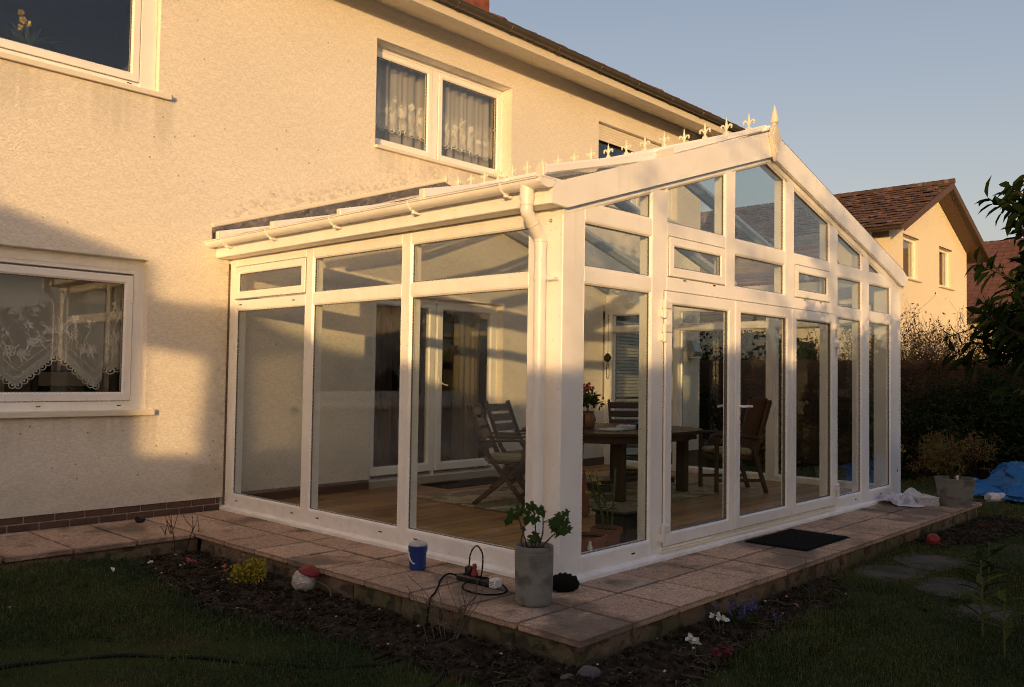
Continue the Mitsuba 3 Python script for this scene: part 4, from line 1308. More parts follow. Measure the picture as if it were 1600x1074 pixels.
g = lambda x, y: float(gz(x, y))
shrub("climbing_shrub", "dark tangled shrub covering the fence right of the conservatory", (11.05, -3.1, g(11, -2.9)), 16, 0.66, 4, 4, 0.07, 0.035, "leaf_shrub", 41)
shrub("evergreen_shrub", "dark evergreen shrub in front of the fence behind the blue tarp", (10.6, -4.6, g(10.6, -4.6)), 11, 0.66, 4, 9, 0.085, 0.042, "leaf_shrub", 42)
shrub("evergreen_shrub", "low dark evergreen shrub before the fence beside the conservatory corner", (10.5, -2.6, g(10.5, -2.6)), 8, 0.3, 3, 9, 0.08, 0.045, "leaf_shrub", 43)
shrub("evergreen_shrub", "dark shrub by the fence seen through the middle door leaf", (10.6, 0.1, g(10.6, 0.1)), 12, 0.5, 3, 10, 0.09, 0.04, "leaf_shrub", 44)
shrub("evergreen_shrub", "tall dark leafy shrub beyond the house corner seen through the left door leaf", (10.9, 2.0, g(10.9, 2.2)), 15, 0.9, 4, 9, 0.13, 0.045, "leaf_shrub", 45, up=0.3)
shrub("yellow_shrub", "shrub with yellow leaves by the fence seen in the panes", (9.9, -7.3, g(9.9, -7.3)), 9, 0.36, 3, 9, 0.09, 0.055, "leaf_yellow", 46)
shrub("red_leaf_shrub", "red leaved shrub by the fence mirrored in the right door panes", (10.6, -8.3, g(10.6, -8.3)), 10, 0.72, 4, 7, 0.08, 0.045, "leaf_red", 47, up=0.35)
shrub("evergreen_shrub", "dark evergreen shrub at the far right corner of the garden", (10.4, -10.6, g(10.4, -10.6)), 12, 0.8, 4, 7, 0.1, 0.05, "leaf_shrub", 48, up=0.3)
shrub("evergreen_shrub", "dark evergreen shrub right of the blue tarp", (10.2, -6.1, g(10.2, -6.1)), 10, 0.55, 4, 7, 0.1, 0.045, "leaf_shrub", 49)

for i, (x, y, L, lab) in enumerate(((12.6, -6.2, 1.0, "tall dark shrub beyond the fence, first of those mirrored in the front panes"), (13.2, -8.6, 1.15, "tall dark shrub beyond the fence, second of those mirrored in the front panes"), (13.0, -11.2, 1.1, "tall dark shrub beyond the fence, third of those mirrored in the front panes"), (12.4, -14.2, 1.15, "tall dark shrub beyond the fence, fourth of those mirrored in the front panes"), (11.0, -17.5, 1.2, "tall dark shrub beyond the fence, fifth of those mirrored in the front panes"))):
    shrub("boundary_tree", lab, (x, y, -0.4), 13, L, 4, 9, 0.13, 0.065, "leaf_shrub", 120 + i, cat_="tree", up=0.3, lean=0.75)

HB = thing("boundary_hedge", "tall dark hedge behind the fence seen through the left door leaves", "hedge")
hp_ = sg.Polygon([(-1.0, -0.4), (6.0, -0.4), (6.0, 2.5), (4.2, 2.65), (3.0, 2.4), (1.6, 2.45), (0.4, 2.2), (-0.6, 2.1)])
v, f = displaced(extrude(hp_, 11.75, 12.6, lambda a, b, h: (h, a, b)), 0.14, 2.2, 6, 0.2)
put(f"{HB}__foliage", (v, f), "leaf_shrub")
r = np.random.default_rng(66)
sel = r.integers(0, len(v), 9000)
labels[put(f"{HB}__leaves", chips(v[sel] + r.normal(0, 0.06, (9000, 3)), rdir(r, 9000), rdir(r, 9000), 0.12, 0.05), "leaf_shrub")] = {"kind": "stuff"}

# rhododendron at the right edge of the picture
def rhodo(label, base, seed, n, k0, k1, L0, leaf):
    RH = thing("rhododendron", label, "bush")
    r = np.random.default_rng(seed)
    out, tips = [], []
    RB = np.array([base[0], base[1], g(base[0], base[1])])
    for i in range(n):
        a = 6.28 / n * i + r.uniform(-0.2, 0.2)
        e = np.array([math.cos(a), math.sin(a), 0])
        foot, knee = RB + 0.12 * e, RB + 0.22 * e + [0, 0, r.uniform(k0, k1)]
        out.append((smoothpath([foot, (foot + knee) / 2 + r.normal(0, 0.03, 3), knee], 6), np.linspace(0.024, 0.016, 6)))
        for k in range(5):
            b = a + r.uniform(-1.1, 1.1)
            d = np.array([0.85 * math.cos(b), 0.85 * math.sin(b), r.uniform(-0.1, 1.2)])
            branch(r, knee - [0, 0, r.uniform(0, 0.4)], d / np.linalg.norm(d), L0 * r.uniform(0.85, 1.25), 0.012, 2, out, tips, 0.5, (2, 3), 0.35, 0.12, 0.004)
    put(f"{RH}__branch", tubes(out, 5), "twig")
    P, Dd, U = [], [], []
    for (p, e) in tips:
        n_ = int(r.integers(7, 11))
        a0 = r.uniform(0, 6.28)
        s = np.cross(e, [0.3, 0.5, 0.8])
        s /= np.linalg.norm(s)
        u = np.cross(e, s)
        for k in range(n_):
            a = a0 + 2.4 * k
            o = math.cos(a) * s + math.sin(a) * u
            P.append(p - e * 0.012 * k)
            Dd.append(o * 0.9 + e * r.uniform(0.0, 0.8) + [0, 0, -0.15] + r.normal(0, 0.12, 3))
            U.append(e + r.normal(0, 0.25, 3))
    P, Dd, U = np.array(P), np.array(Dd), np.array(U)
    n_ = len(P)
    pale = r.random(n_) < 0.05
    Ls, Ws = leaf * r.uniform(0.5, 1.1, n_), leaf * r.uniform(0.24, 0.38, n_)
    labels[put(f"{RH}__foliage", leaves(P[~pale], Dd[~pale], U[~pale], Ls[~pale], Ws[~pale], 0.2, 0.2), "leaf_rhodo", True)] = {"kind": "stuff"}
    labels[put(f"{RH}__pale_leaves", leaves(P[pale], Dd[pale], U[pale], Ls[pale], Ws[pale], 0.2, 0.2), "leaf_rhodo_pale", True)] = {"kind": "stuff"}


rhodo("dark large leaved rhododendron bush reaching in from the right edge, nearest the viewer", (0.86, -7.46), 77, 10, 1.7, 2.3, 0.3, 0.135)
rhodo("second dark leaved bush behind the nearest one at the right edge", (3.5, -7.0), 79, 11, 1.45, 2.1, 0.36, 0.12)

LF = thing("leafy_seedling", "low plant with long pale leaves at the lower right edge", "plant")
r = np.random.default_rng(78)
for k, (x, y) in enumerate(((1.35, -6.55), (2.1, -6.35), (1.0, -6.75), (2.9, -6.2))):
    n_ = 11
    a = np.arange(n_) * 2.4
    P = np.tile([x, y, g(x, y) + 0.1], (n_, 1)) + np.stack([0 * a, 0 * a, 0.022 * np.arange(n_)], 1)
    put(f"{LF}__stem", tube([(x, y, g(x, y) - 0.03), (x, y, g(x, y) + 0.33)], 0.006, 5), "stem_green")
    put(f"{LF}__rosette", leaves(P, np.stack([np.cos(a), np.sin(a), r.uniform(0.0, 0.9, n_)], 1), np.tile([0, 0, 1.0], (n_, 1)), r.uniform(0.13, 0.22, n_), 0.05), "leaf_rhodo_pale" if k % 2 == 0 else "leaf_rhodo", True)

# ------------------------------------------------------------------ what stands behind the camera and shades the ground
HS = SUN[:2] / np.linalg.norm(SUN[:2])
LS = np.array([-HS[1], HS[0]])


def sunmap(t0):
    return lambda a, b, h: (HS[0] * (t0 + h) + LS[0] * a, HS[1] * (t0 + h) + LS[1] * a, b)


sm = sunmap(16.0)
SH = thing("garden_shed", "wooden garden shed behind the viewer", "shed")
put(f"{SH}__wall", extrude(sg.Polygon([(-6.3, -0.4), (-0.53, -0.4), (-0.53, 3.2), (-3.4, 4.2), (-6.3, 3.1)]), 0.0, 2.5, sm), "fence_wood")
put(f"{SH}__roof", extrude(sg.Polygon([(-6.8, 3.0), (-6.8, 3.15), (-3.4, 4.48), (-0.47, 3.47), (-0.47, 3.32), (-3.4, 4.3)]), -0.3, 2.8, sm), "red_tile")
HG = thing("garden_hedge", "clipped hedge with an arched gateway behind the viewer", "hedge")
hedge = sg.Polygon([(-0.14, -0.4), (17.5, -0.4), (17.5, 3.1), (15.0, 3.3), (12.5, 3.25), (10.0, 3.35), (8.2, 3.3), (7.3, 3.15), (6.8, 2.95), (6.2, 2.62), (5.6, 2.66), (4.9, 2.74), (4.2, 2.5), (3.4, 2.34), (2.6, 2.38), (2.0, 2.5), (1.1, 2.78), (0.5, 2.98), (0.1, 3.15), (-0.7, 3.2), (-0.7, 2.78), (-0.14, 2.72)])
v, f = displaced(extrude(hedge, 0.0, 1.0, sm), 0.09, 2.5, 4, 0.22)
put(f"{HG}__foliage", (v, f), "leaf_shrub")
r = np.random.default_rng(8)
sel = r.integers(0, len(v), 9000)
labels[put(f"{HG}__leaves", chips(v[sel], rdir(r, 9000), rdir(r, 9000), 0.09, 0.04), "leaf_shrub")] = {"kind": "stuff"}
put(f"{HG}__gate", extrude(sg.box(-0.62, -0.35, -0.14, 1.7), 0.2, 0.26, sm), "fence_wood")
sm2 = sunmap(17.0)
for nm, (s0, t0, L, dpt, per, seed) in {"tree": (7.9, 15.5, 1.5, 4, 10, 91)}.items():
    TR = thing("garden_tree", "broad leaved tree behind the viewer", "tree")
    bx, by_, _ = sunmap(t0)(s0, 0, 0)
    r = np.random.default_rng(seed)
    out, tips = [], []
    out.append((np.array([[bx, by_, -0.3], [bx, by_ + 0.05, 1.2], [bx, by_, 2.0]]), np.array([0.16, 0.13, 0.12])))
    for i in range(6):
        a = i * 1.05
        d = np.array([math.cos(a), math.sin(a), 0.9])
        branch(r, (bx, by_, 1.6 + 0.07 * i), d / np.linalg.norm(d), L, 0.07, dpt, out, tips, 0.5, (2, 3), 0.3, 0.1, 0.004)
    put(f"{TR}__trunk", tubes(out, 5), "twig")
    put(f"{TR}__crown", leafy(tips, r, per, 0.13, 0.07, 0.14), "leaf_shrub")
B3 = thing("bare_bush", "bare bush above the hedge behind the viewer", "bush")
bx, by_, _ = sunmap(15.2)(3.75, 0, 0)
out, tips, r_ = multi_stem(35, (bx, by_, -0.3), 10, 1.3, 0.02, 4, 0.3, 0.45, (2, 3), 0.35, 0.35, 0.3)
put(f"{B3}__stems", tubes(out), "twig")

# ------------------------------------------------------------------ inside the conservatory
one("rug", displaced(box(1.74, 5.3, -2.93, -0.82, 0.002, 0.011, 0.003), 0.001, 6, 2, 0.15), "rug", "beige patterned rug on the wooden floor under the garden table", "rug")
one("indoor_mat", displaced(box(2.5, 3.75, -0.6, -0.12, 0.001, 0.013, 0.003), 0.001, 9, 2, 0.15), "black_rubber", "dark grey mat on the floor before the terrace door", "mat")

TB = thing("garden_table", "dark wooden table with rounded ends in the conservatory", "table")
tcx, tcy = 3.68, -2.1
ta = np.linspace(0, 2 * math.pi, 72, endpoint=False)
ell = sg.Polygon([(tcx + 1.06 * np.sign(math.cos(t)) * abs(math.cos(t)) ** 0.75, tcy + 0.88 * np.sign(math.sin(t)) * abs(math.sin(t)) ** 0.75) for t in ta])
flat = lambda a, b, h: (a, b, h)
for k in range(9):
    y0 = tcy - 0.9 + 0.2 * k
    put(f"{TB}__board", extrude(ell.intersection(sg.box(0, y0 + 0.003, 9, y0 + 0.197)), 0.722, 0.75, flat), "teak")
put(f"{TB}__apron", [extrude(ell.buffer(-0.09).difference(ell.buffer(-0.12)), 0.64, 0.722, flat)], "teak")
for x, y in ((3.15, -2.58), (4.4, -2.58), (3.15, -1.62), (4.4, -1.62)):
    put(f"{TB}__leg", box(x - 0.04, x + 0.04, y - 0.065, y + 0.065, 0.012, 0.722, 0.008), "teak")
put(f"{TB}__stretcher", [box(3.12, 3.18, -2.46, -1.74, 0.1, 0.17, 0.005), box(4.37, 4.43, -2.46, -1.74, 0.1, 0.17, 0.005), box(3.18, 4.37, -2.13, -2.06, 0.11, 0.16, 0.005)], "teak")


def folding_chair(label, loc, yaw, z=0.011, cushion=True, group="folding chairs around the table"):
    k = thing("folding_chair", label, "chair", group)
    pl_ = lambda m: place(m, (loc[0], loc[1], z), yaw)
    pt_ = lambda p: np.asarray(pl_((np.array([p], float), np.zeros((0, 3), int)))[0][0])
    for s in (-1, 1):
        y = 0.25 * s
        put(f"{k}__leg", pl_(cat([bar((-0.36, y, 1.02), (-0.14, y, 0.5), 0.028, 0.05, (1, 0, 0.4), 0.006), bar((-0.145, y, 0.51), (0.26, y, 0.0), 0.028, 0.048, (1, 0, 0.4), 0.006)])), "teak")
        put(f"{k}__rear_leg", pl_(bar((0.2, y * 0.86, 0.42), (-0.3, y * 0.86, 0.0), 0.026, 0.045, (1, 0, 0.4), 0.006)), "teak")
        put(f"{k}__armrest", pl_(cat([bar((-0.27, y * 1.08, 0.655), (0.3, y * 1.08, 0.67), 0.05, 0.022, (0, 0, 1), 0.008), bar((0.2, y * 1.06, 0.42), (0.25, y * 1.06, 0.66), 0.026, 0.04, (1, 0, 0), 0.006)])), "teak")
    for i in range(5):
        x = -0.16 + 0.088 * i
        put(f"{k}__seat_slat", pl_(box(x, x + 0.075, -0.215, 0.215, 0.42, 0.438, 0.005)), "teak")
    for i in range(4):
        t = 0.1 + 0.25 * i
        a, b = np.array([-0.16, 0, 0.55]), np.array([-0.352, 0, 1.005])
        c = a + (b - a) * (t + 0.02)
        put(f"{k}__back_slat", pl_(bar(c + [0, -0.235, 0], c + [0, 0.235, 0], 0.088, 0.018, (1, 0, 0.42), 0.005)), "teak")
    put(f"{k}__stretcher", pl_(cat([bar((-0.2, -0.22, 0.085), (-0.2, 0.22, 0.085), 0.022, 0.035), bar((0.19, -0.25, 0.09), (0.19, 0.25, 0.09), 0.022, 0.035), bar((0.02, -0.25, 0.3), (0.02, 0.25, 0.3), 0.02, 0.02)])), "teak")
    if cushion:
        v, f = displaced(box(-0.2, 0.24, -0.215, 0.215, 0.44, 0.5, 0.024), 0.012, 6, 3, 0.05)
        one("seat_cushion", pl_((v, f)), "cushion", "beige cushion on the " + label, "cushion", smooth=40)
    return k


folding_chair("folding wooden chair standing nearest the side glazing, left of the table", (2.18, -1.83), -0.98)
folding_chair("folding wooden chair behind the first one, near the terrace door", (3.12, -1.2), -1.35, cushion=False)
folding_chair("folding wooden chair behind the far end of the table", (5.05, -1.42), 4.0, cushion=False)

AC = thing("wooden_armchair", "dark wooden armchair with curved arms at the right end of the table", "chair")
aloc, ayaw = (4.98, -2.86, 0.0), 2.45
pa = lambda m: place(m, aloc, ayaw)
for s in (-1, 1):
    y = 0.27 * s
    put(f"{AC}__leg", pa(bar((0.25, y, 0.66), (0.25, y, 0.0), 0.04, 0.045, (1, 0, 0), 0.006)), "teak")
    put(f"{AC}__leg", pa(cat([bar((-0.22, y, 0.45), (-0.36, y, 0.0), 0.035, 0.05, (1, 0, 0), 0.006), bar((-0.22, y, 0.43), (-0.4, y, 1.08), 0.035, 0.05, (1, 0, 0), 0.006)])), "teak")
    put(f"{AC}__armrest", pa(tube(smoothpath([(-0.3, y, 0.64), (0.0, y, 0.675), (0.22, y, 0.685), (0.3, y, 0.67), (0.33, y, 0.63), (0.31, y, 0.6)], 20), 0.022, 10)), "teak")
    put(f"{AC}__side_rail", pa(bar((0.25, y, 0.15), (-0.3, y, 0.15), 0.025, 0.035)), "teak")
put(f"{AC}__seat", pa(box(-0.24, 0.27, -0.25, 0.25, 0.39, 0.44, 0.006)), "teak")
for i in range(6):
    y = -0.2 + 0.08 * i
    put(f"{AC}__back_slat", pa(bar((-0.235, y, 0.46), (-0.385, y, 1.03), 0.045, 0.016, (1, 0, 0.3), 0.004)), "teak")
put(f"{AC}__top_rail", pa(bar((-0.4, -0.28, 1.06), (-0.4, 0.28, 1.06), 0.07, 0.03, (1, 0, 0.3), 0.008)), "teak")
v, f = displaced(box(-0.2, 0.26, -0.24, 0.24, 0.443, 0.515, 0.026), 0.014, 6, 8, 0.05)
one("seat_cushion", pa((v, f)), "rug", "pale patterned cushion on the wooden armchair", "cushion", smooth=40)
v, f = displaced(box(-0.43, -0.345, -0.2, 0.2, 0.62, 1.115, 0.03), 0.012, 7, 9, 0.05)
v = v.copy()
v[:, 0] += (1.1 - v[:, 2]) * 0.27
one("draped_cloth", pa((v, f)), "orange_cloth", "orange brown cloth draped over the back of the wooden armchair", "cloth", smooth=40)

# things on the table
VZ = thing("flower_vase", "brown clay vase with red flowers on the table", "vase")
vx, vy = 3.42, -1.93
put(f"{VZ}__pot", lathe([(0, 0.75), (0.065, 0.75), (0.09, 0.79), (0.098, 0.85), (0.085, 0.9), (0.07, 0.925), (0.08, 0.94), (0.07, 0.945), (0.055, 0.92), (0, 0.92)], 24, (vx, vy, 0)), "clay_glaze", 60)
r = np.random.default_rng(61)
n_ = 220
d = rdir(r, n_, -0.3, 1)
P = np.array([vx, vy, 1.04]) + d * r.uniform(0.02, 0.15, (n_, 1)) * [1, 1, 0.9]
put(f"{VZ}__foliage", leaves(P, d + r.normal(0, 0.6, (n_, 3)), rdir(r, n_, 0.2, 1), r.uniform(0.04, 0.07, n_), 0.035), "leaf_geranium", True)
for (a, b, c) in ((-0.03, 0.02, 1.23), (0.02, -0.04, 1.2), (0.05, 0.03, 1.24), (-0.07, -0.01, 1.18)):
    d = rdir(r, 26)
    put(f"{VZ}__flower", chips(np.array([vx + a, vy + b, c]) + 0.006 * d, d, rdir(r, 26), 0.034, 0.026), "petal_red")
put(f"{VZ}__stems", [tube([(vx, vy, 0.92), (vx + a, vy + b, c)], 0.004, 4) for a, b, c in ((-0.03, 0.02, 1.2), (0.05, 0.03, 1.2), (0.02, -0.04, 1.18))], "stem_green")
r = np.random.default_rng(62)


def heap(x, y, w, dpt, h, seed, z0=0.75):
    v, f = displaced(box(x - w, x + w, y - dpt, y + dpt, z0, z0 + h, 0.012), 0.016, 8, seed, 0.04)
    v = v.copy()
    v[:, 2] = np.maximum(v[:, 2], z0 + 0.001)
    return v, f


one("newspaper", heap(3.3, -2.4, 0.17, 0.11, 0.025, 1), "paper", "crumpled newspaper lying on the table beside the vase", "newspaper", smooth=40)
one("folded_cloth", heap(3.62, -2.36, 0.13, 0.09, 0.045, 3), "cloth_white", "pale folded cloth on the table between newspaper and blue bag", "cloth", smooth=40)
one("blue_bag", heap(3.95, -2.42, 0.16, 0.1, 0.075, 5), "tarp", "blue shiny bag on the dark table", "bag", smooth=40)
one("black_pouch", heap(3.74, -2.5, 0.1, 0.06, 0.06, 7), "black_cloth", "small black pouch on the table before the blue bag", "pouch", smooth=40)

# things on the floor by the front glazing
FV = thing("floor_vase", "tall narrow terracotta floor vase with two sticks beside the table", "vase")
put(f"{FV}__body", lathe([(0, 0.011), (0.085, 0.011), (0.1, 0.05), (0.085, 0.2), (0.06, 0.36), (0.05, 0.43), (0.058, 0.44), (0.045, 0.44), (0.03, 0.3), (0, 0.3)], 20, (2.12, -2.86, 0)), "terracotta", 50)
for dx in (-0.03, 0.035):
    put(f"{FV}__stick", tube([(2.12 + dx * 0.4, -2.86, 0.3), (2.12 + dx * 1.4, -2.87, 0.98)], 0.008, 6), "twig")


def clay_pot(x, y, rr_, h, label):
    k = thing("terracotta_pot", label, "plant pot")
    put(f"{k}__pot", lathe([(0, 0), (rr_ * 0.72, 0), (rr_ * 0.95, h * 0.8), (rr_ * 1.05, h * 0.8), (rr_ * 1.07, h), (rr_ * 0.96, h), (rr_ * 0.92, h * 0.86), (0, h * 0.86)], 24, (x, y, 0.001)), "terracotta", 50)
    put(f"{k}__earth", lathe([(0, h * 0.9), (rr_ * 0.93, h * 0.88)], 20, (x, y, 0.001)), "soil")
    return k


KX = 0.88
k1 = clay_pot(KX, -4.1, 0.115, 0.2, "terracotta pot with yellow flowering stems inside the front glass")
r = np.random.default_rng(63)
st, fl = [], []
for i in range(7):
    a = r.uniform(0, 6.28)
    top = np.array([KX + 0.16 * math.cos(a), -4.08 + 0.1 * math.sin(a), r.uniform(0.4, 0.62)])
    st.append(tube(smoothpath([(KX + 0.03 * math.cos(a), -4.1, 0.17), (KX + 0.06 * math.cos(a), -4.09, 0.32), top], 8), 0.0045, 5))
    fl.append(top)
put(f"{k1}__stems", st + [tube([(KX + 0.04, -4.12, 0.18), (KX + 0.22, -4.02, 0.62)], 0.008, 6)], "stem_green")
for p in fl[:5]:
    d = rdir(r, 14)
    put(f"{k1}__flower", chips(p + 0.003 * d, d, rdir(r, 14), 0.02, 0.016), "petal_yellow")
n_ = 46
put(f"{k1}__foliage", leaves(np.array([KX, -4.09, 0.2]) + r.uniform(-1, 1, (n_, 3)) * [0.12, 0.07, 0.0] + np.stack([0 * np.arange(n_), 0 * np.arange(n_), r.uniform(0, 0.3, n_)], 1), rdir(r, n_, -0.2, 0.6), rdir(r, n_, 0.4, 1), 0.05, 0.02), "leaf_geranium", True)
k2 = clay_pot(0.6, -4.16, 0.12, 0.19, "empty terracotta pot inside the front glass beside the corner post")
one("white_figurine", lathe([(0, 0), (0.016, 0), (0.02, 0.02), (0.01, 0.04), (0.013, 0.055), (0, 0.065)], 12, (0.5, -4.24, 0.105)), "white_plastic", "tiny white ornament at the foot of the terracotta pots", "ornament", smooth=60)
SB = thing("storage_box", "black plastic storage box inside the front glass next to the terracotta pots", "box")
put(f"{SB}__body", box(1.12, 1.5, -4.1, -3.8, 0.001, 0.26, 0.015), "black_plastic")
put(f"{SB}__lid", box(1.1, 1.52, -4.12, -3.78, 0.262, 0.29, 0.01), "black_plastic")
put(f"{SB}__clasp", box(1.27, 1.3, -4.115, -4.101, 0.15, 0.23, 0.004), "grey_metal")

HO = thing("hanging_ornament", "black hanging ornament with a wire loop on the far right frame", "ornament")
hx, hy, hz = 6.3, -0.07, 1.62
put(f"{HO}__figure", displaced(lathe([(0, -0.06), (0.05, -0.03), (0.06, 0.02), (0.03, 0.07), (0, 0.09)], 12, (hx, hy, hz)), 0.02, 14, 2), "iron")
put(f"{HO}__loop", [tube(np.array([(hx, hy + 0.045 * math.sin(t) * (0.4 + 0.6 * (t / 6.28 if t < 3.14 else 1 - t / 6.28)), hz - 0.19 + 0.12 * math.cos(t)) for t in np.linspace(0, 2 * math.pi, 24)]), 0.006, 5), tube([(hx, hy, hz + 0.06), (hx, hy, 2.3)], 0.005, 4)], "iron")

WL = thing("wall_lamp", "boxy grey wall lamp on the white house wall behind the conservatory", "lamp")
put(f"{WL}__housing", extrude(sg.Polygon([(-0.02, 1.72), (-0.16, 1.74), (-0.17, 1.8), (-0.1, 1.99), (-0.02, 2.0)]), 8.68, 8.92, lambda a, b, h: (h, a, b)), "grey_metal")
put(f"{WL}__shade", box(8.7, 8.9, -0.17, -0.03, 1.69, 1.718, 0.005), "white_plastic")
put(f"{WL}__bracket", box(8.74, 8.86, -0.022, -0.002, 1.76, 1.95, 0.004), "iron")
one("wall_socket", [box(1.12, 1.19, -0.012, -0.001, 0.55, 0.62, 0.004)], "white_plastic", "small white socket on the house wall inside the conservatory", "socket")


# curtains
def drape(x0, x1, z0, z1, y, amp, waves, seed, hem=None, nz=26):
    r = np.random.default_rng(seed)
    n = int(max(40, waves * 10))
    u = np.linspace(0, 1, n)
    X = x0 + (x1 - x0) * (u + 0.012 * np.sin(u * waves * 4.1))
    wave = np.sin(u * waves * 2 * math.pi + 1.3 * np.sin(u * 7)) + 0.4 * np.sin(u * waves * 4.7 + 1)
    vs = []
    for k in range(nz):
        t = k / (nz - 1)
        bot = z0 + (hem(u, X) if hem is not None else 0)
        z = z1 + (bot - z1) * t
        vs.append(np.stack([X, y + amp * wave * (0.6 + 0.5 * t), z + 0 * X], 1))
    i, j = np.meshgrid(np.arange(nz - 1), np.arange(n - 1), indexing="ij")
    q = np.stack([i * n + j, i * n + j + 1, (i + 1) * n + j + 1, (i + 1) * n + j], -1).reshape(-1, 4)
    return np.vstack(vs), q


scal = lambda w, h: (lambda u, X: -h * np.abs(np.sin(X * math.pi / w)))
def lace_work(x0, x1, hem, band, seed, n_fl, rose, sprigs, pitch):
    """The embroidery of a lace curtain in its own plane (x, z): scalloped hem, bands parallel to it, roses and sprigs."""
    r = np.random.default_rng(seed)
    parts = []
    xs = np.arange(x0, x1, 0.006)
    hz = lambda x: np.asarray(hem(np.asarray(x, float)))
    ls = sg.LineString(np.stack([xs, hz(xs)], 1))
    L = ls.length
    for k in range(int(L / pitch)):
        p = ls.interpolate((k + 0.5) * pitch)
        c = sg.Point(p.x, p.y - pitch * 0.06)
        parts += [c.buffer(pitch * 0.52).difference(c.buffer(pitch * 0.4)), c.buffer(pitch * 0.16)]
    for off, w in ((0.055, 0.0036), (0.078, 0.0026), (band, 0.0034)):
        parts.append(sg.LineString(np.stack([xs, hz(xs) + off], 1)).buffer(w))
    for k in range(int(L / 0.028)):
        p = ls.interpolate(k * 0.028)
        parts.append(sg.Point(p.x + r.normal(0, 0.003), p.y + 0.065 + r.normal(0, 0.003)).buffer(0.0055))
    for k in range(int(L / 0.05)):
        p = ls.interpolate(k * 0.05)
        for j in range(4):
            parts.append(sg.Point(p.x + r.normal(0, 0.016), p.y + 0.03 + r.uniform(-0.01, band - 0.04)).buffer(r.uniform(0.004, 0.008)))
    for k in range(n_fl):
        x = x0 + 0.05 + (x1 - x0 - 0.1) * ((k + 0.5) / n_fl + r.uniform(-0.3, 0.3) / n_fl)
        z = float(hz(x)) + band + (0.02 if k % 2 else 0.5 * rose) + r.uniform(0, 0.5 * rose)
        R = r.uniform(0.028, 0.048)
        for j in range(7):
            a = j * 0.9 + r.uniform(0, 0.3)
            q = sg.Point(x + R * 0.7 * math.cos(a), z + R * 0.7 * math.sin(a)).buffer(R * 0.42)
            parts.append(q.difference(q.buffer(-0.008)))
        q = sg.Point(x, z).buffer(R * 0.45)
        parts += [q.difference(q.buffer(-0.009)), sg.Point(x, z).buffer(R * 0.15)]
        for j in range(4):
            a = r.uniform(0, 6.28)
            parts.append(sg.LineString([(x + R * math.cos(a), z + R * math.sin(a)), (x + R * 2.1 * math.cos(a + 0.2), z + R * 2.1 * math.sin(a + 0.2))]).buffer(0.006).intersection(sg.box(x0, -9, x1, 99)))
    for k in range(sprigs):
        x = x0 + 0.06 + (x1 - x0 - 0.12) * (k + 0.5) / sprigs
        z = float(hz(x)) + band + 0.03
        t = np.linspace(0, 1, 12)
        sx_, hgt = r.normal(0, 0.1), r.uniform(rose * 0.9, rose * 1.9)
        pts = np.stack([x + sx_ * t + 0.03 * np.sin(t * 7 + k), z + hgt * t], 1)
        parts.append(sg.LineString(pts).buffer(0.0036))
        for j in range(9):
            q = pts[-1] + r.normal(0, 0.02, 2)
            parts.append(sg.Point(*q).buffer(r.uniform(0.008, 0.014)))
        for j in range(3, 11, 2):
            parts.append(sg.Point(pts[j][0] + r.normal(0, 0.012), pts[j][1] + r.normal(0, 0.01)).buffer(0.006))
    return shapely_union(parts)


from shapely import union_all as shapely_union


def lace_curtain(label, x0, x1, z1, y, hem, mat, seed, fold=None, deep=0.25, n_fl=12, rose=0.12, sprigs=5, band=0.11, pitch=0.07):
    k = thing("lace_curtain", label, "curtain")
    fold = fold or (lambda x: 0 * x)
    n = max(30, int((x1 - x0) / 0.012))
    xs = np.linspace(x0, x1, n)
    hz = np.asarray(hem(xs))
    v = np.vstack([np.stack([xs, y + fold(xs), hz + (z1 - hz) * t], 1) for t in np.linspace(0, 1, 14)])
    i, j = np.meshgrid(np.arange(13), np.arange(n - 1), indexing="ij")
    q = np.stack([i * n + j, i * n + j + 1, (i + 1) * n + j + 1, (i + 1) * n + j], -1).reshape(-1, 4)
    put(f"{k}__net", (v, q), mat, True)
    poly = lace_work(x0, x1, hem, band, seed, n_fl, rose, sprigs, pitch).simplify(0.0012)
    m = extrude(poly, 0.0, 0.0015, lambda a, b, h: (a, y - 0.004 - h + fold(a), b))
    put(f"{k}__embroidery", m, "lace_thread")
    return k


fold1 = lambda x: 0.02 * np.sin(np.asarray(x) * 42) + 0.01 * np.sin(np.asarray(x) * 19 + 1)
lace_curtain("lace curtain with scalloped hem in the left sash of the upper window", 1.9, 2.86, 5.3, 0.33, lambda x: 4.41 - 0.05 * np.abs(np.sin(np.asarray(x) * math.pi / 0.13)), "lace_upper", 1, fold1, n_fl=9, rose=0.13, sprigs=9)
lace_curtain("lace curtain with scalloped hem in the right sash of the upper window", 2.9, 4.1, 5.3, 0.33, lambda x: 4.4 - 0.05 * np.abs(np.sin(np.asarray(x) * math.pi / 0.13)), "lace_upper", 2, fold1, n_fl=12, rose=0.13, sprigs=11)
one("net_curtain", drape(1.85, 4.1, 4.0, 5.3, 0.42, 0.035, 13, 3), "curtain_white", "plain pale curtain behind the lace in the upper window", "curtain", smooth=True)
hem2 = lambda x: 1.46 - 0.29 * (1 - np.abs((((np.asarray(x) + 1.533) / 0.66) % 1) * 2 - 1))
lace_curtain("white lace curtain with pointed scalloped hem in the ground floor window", -2.75, -1.13, 2.3, 0.24, hem2, "lace_lower", 4, lambda x: 0.006 * np.sin(np.asarray(x) * 9), n_fl=17, rose=0.2, sprigs=9, band=0.15, pitch=0.062)
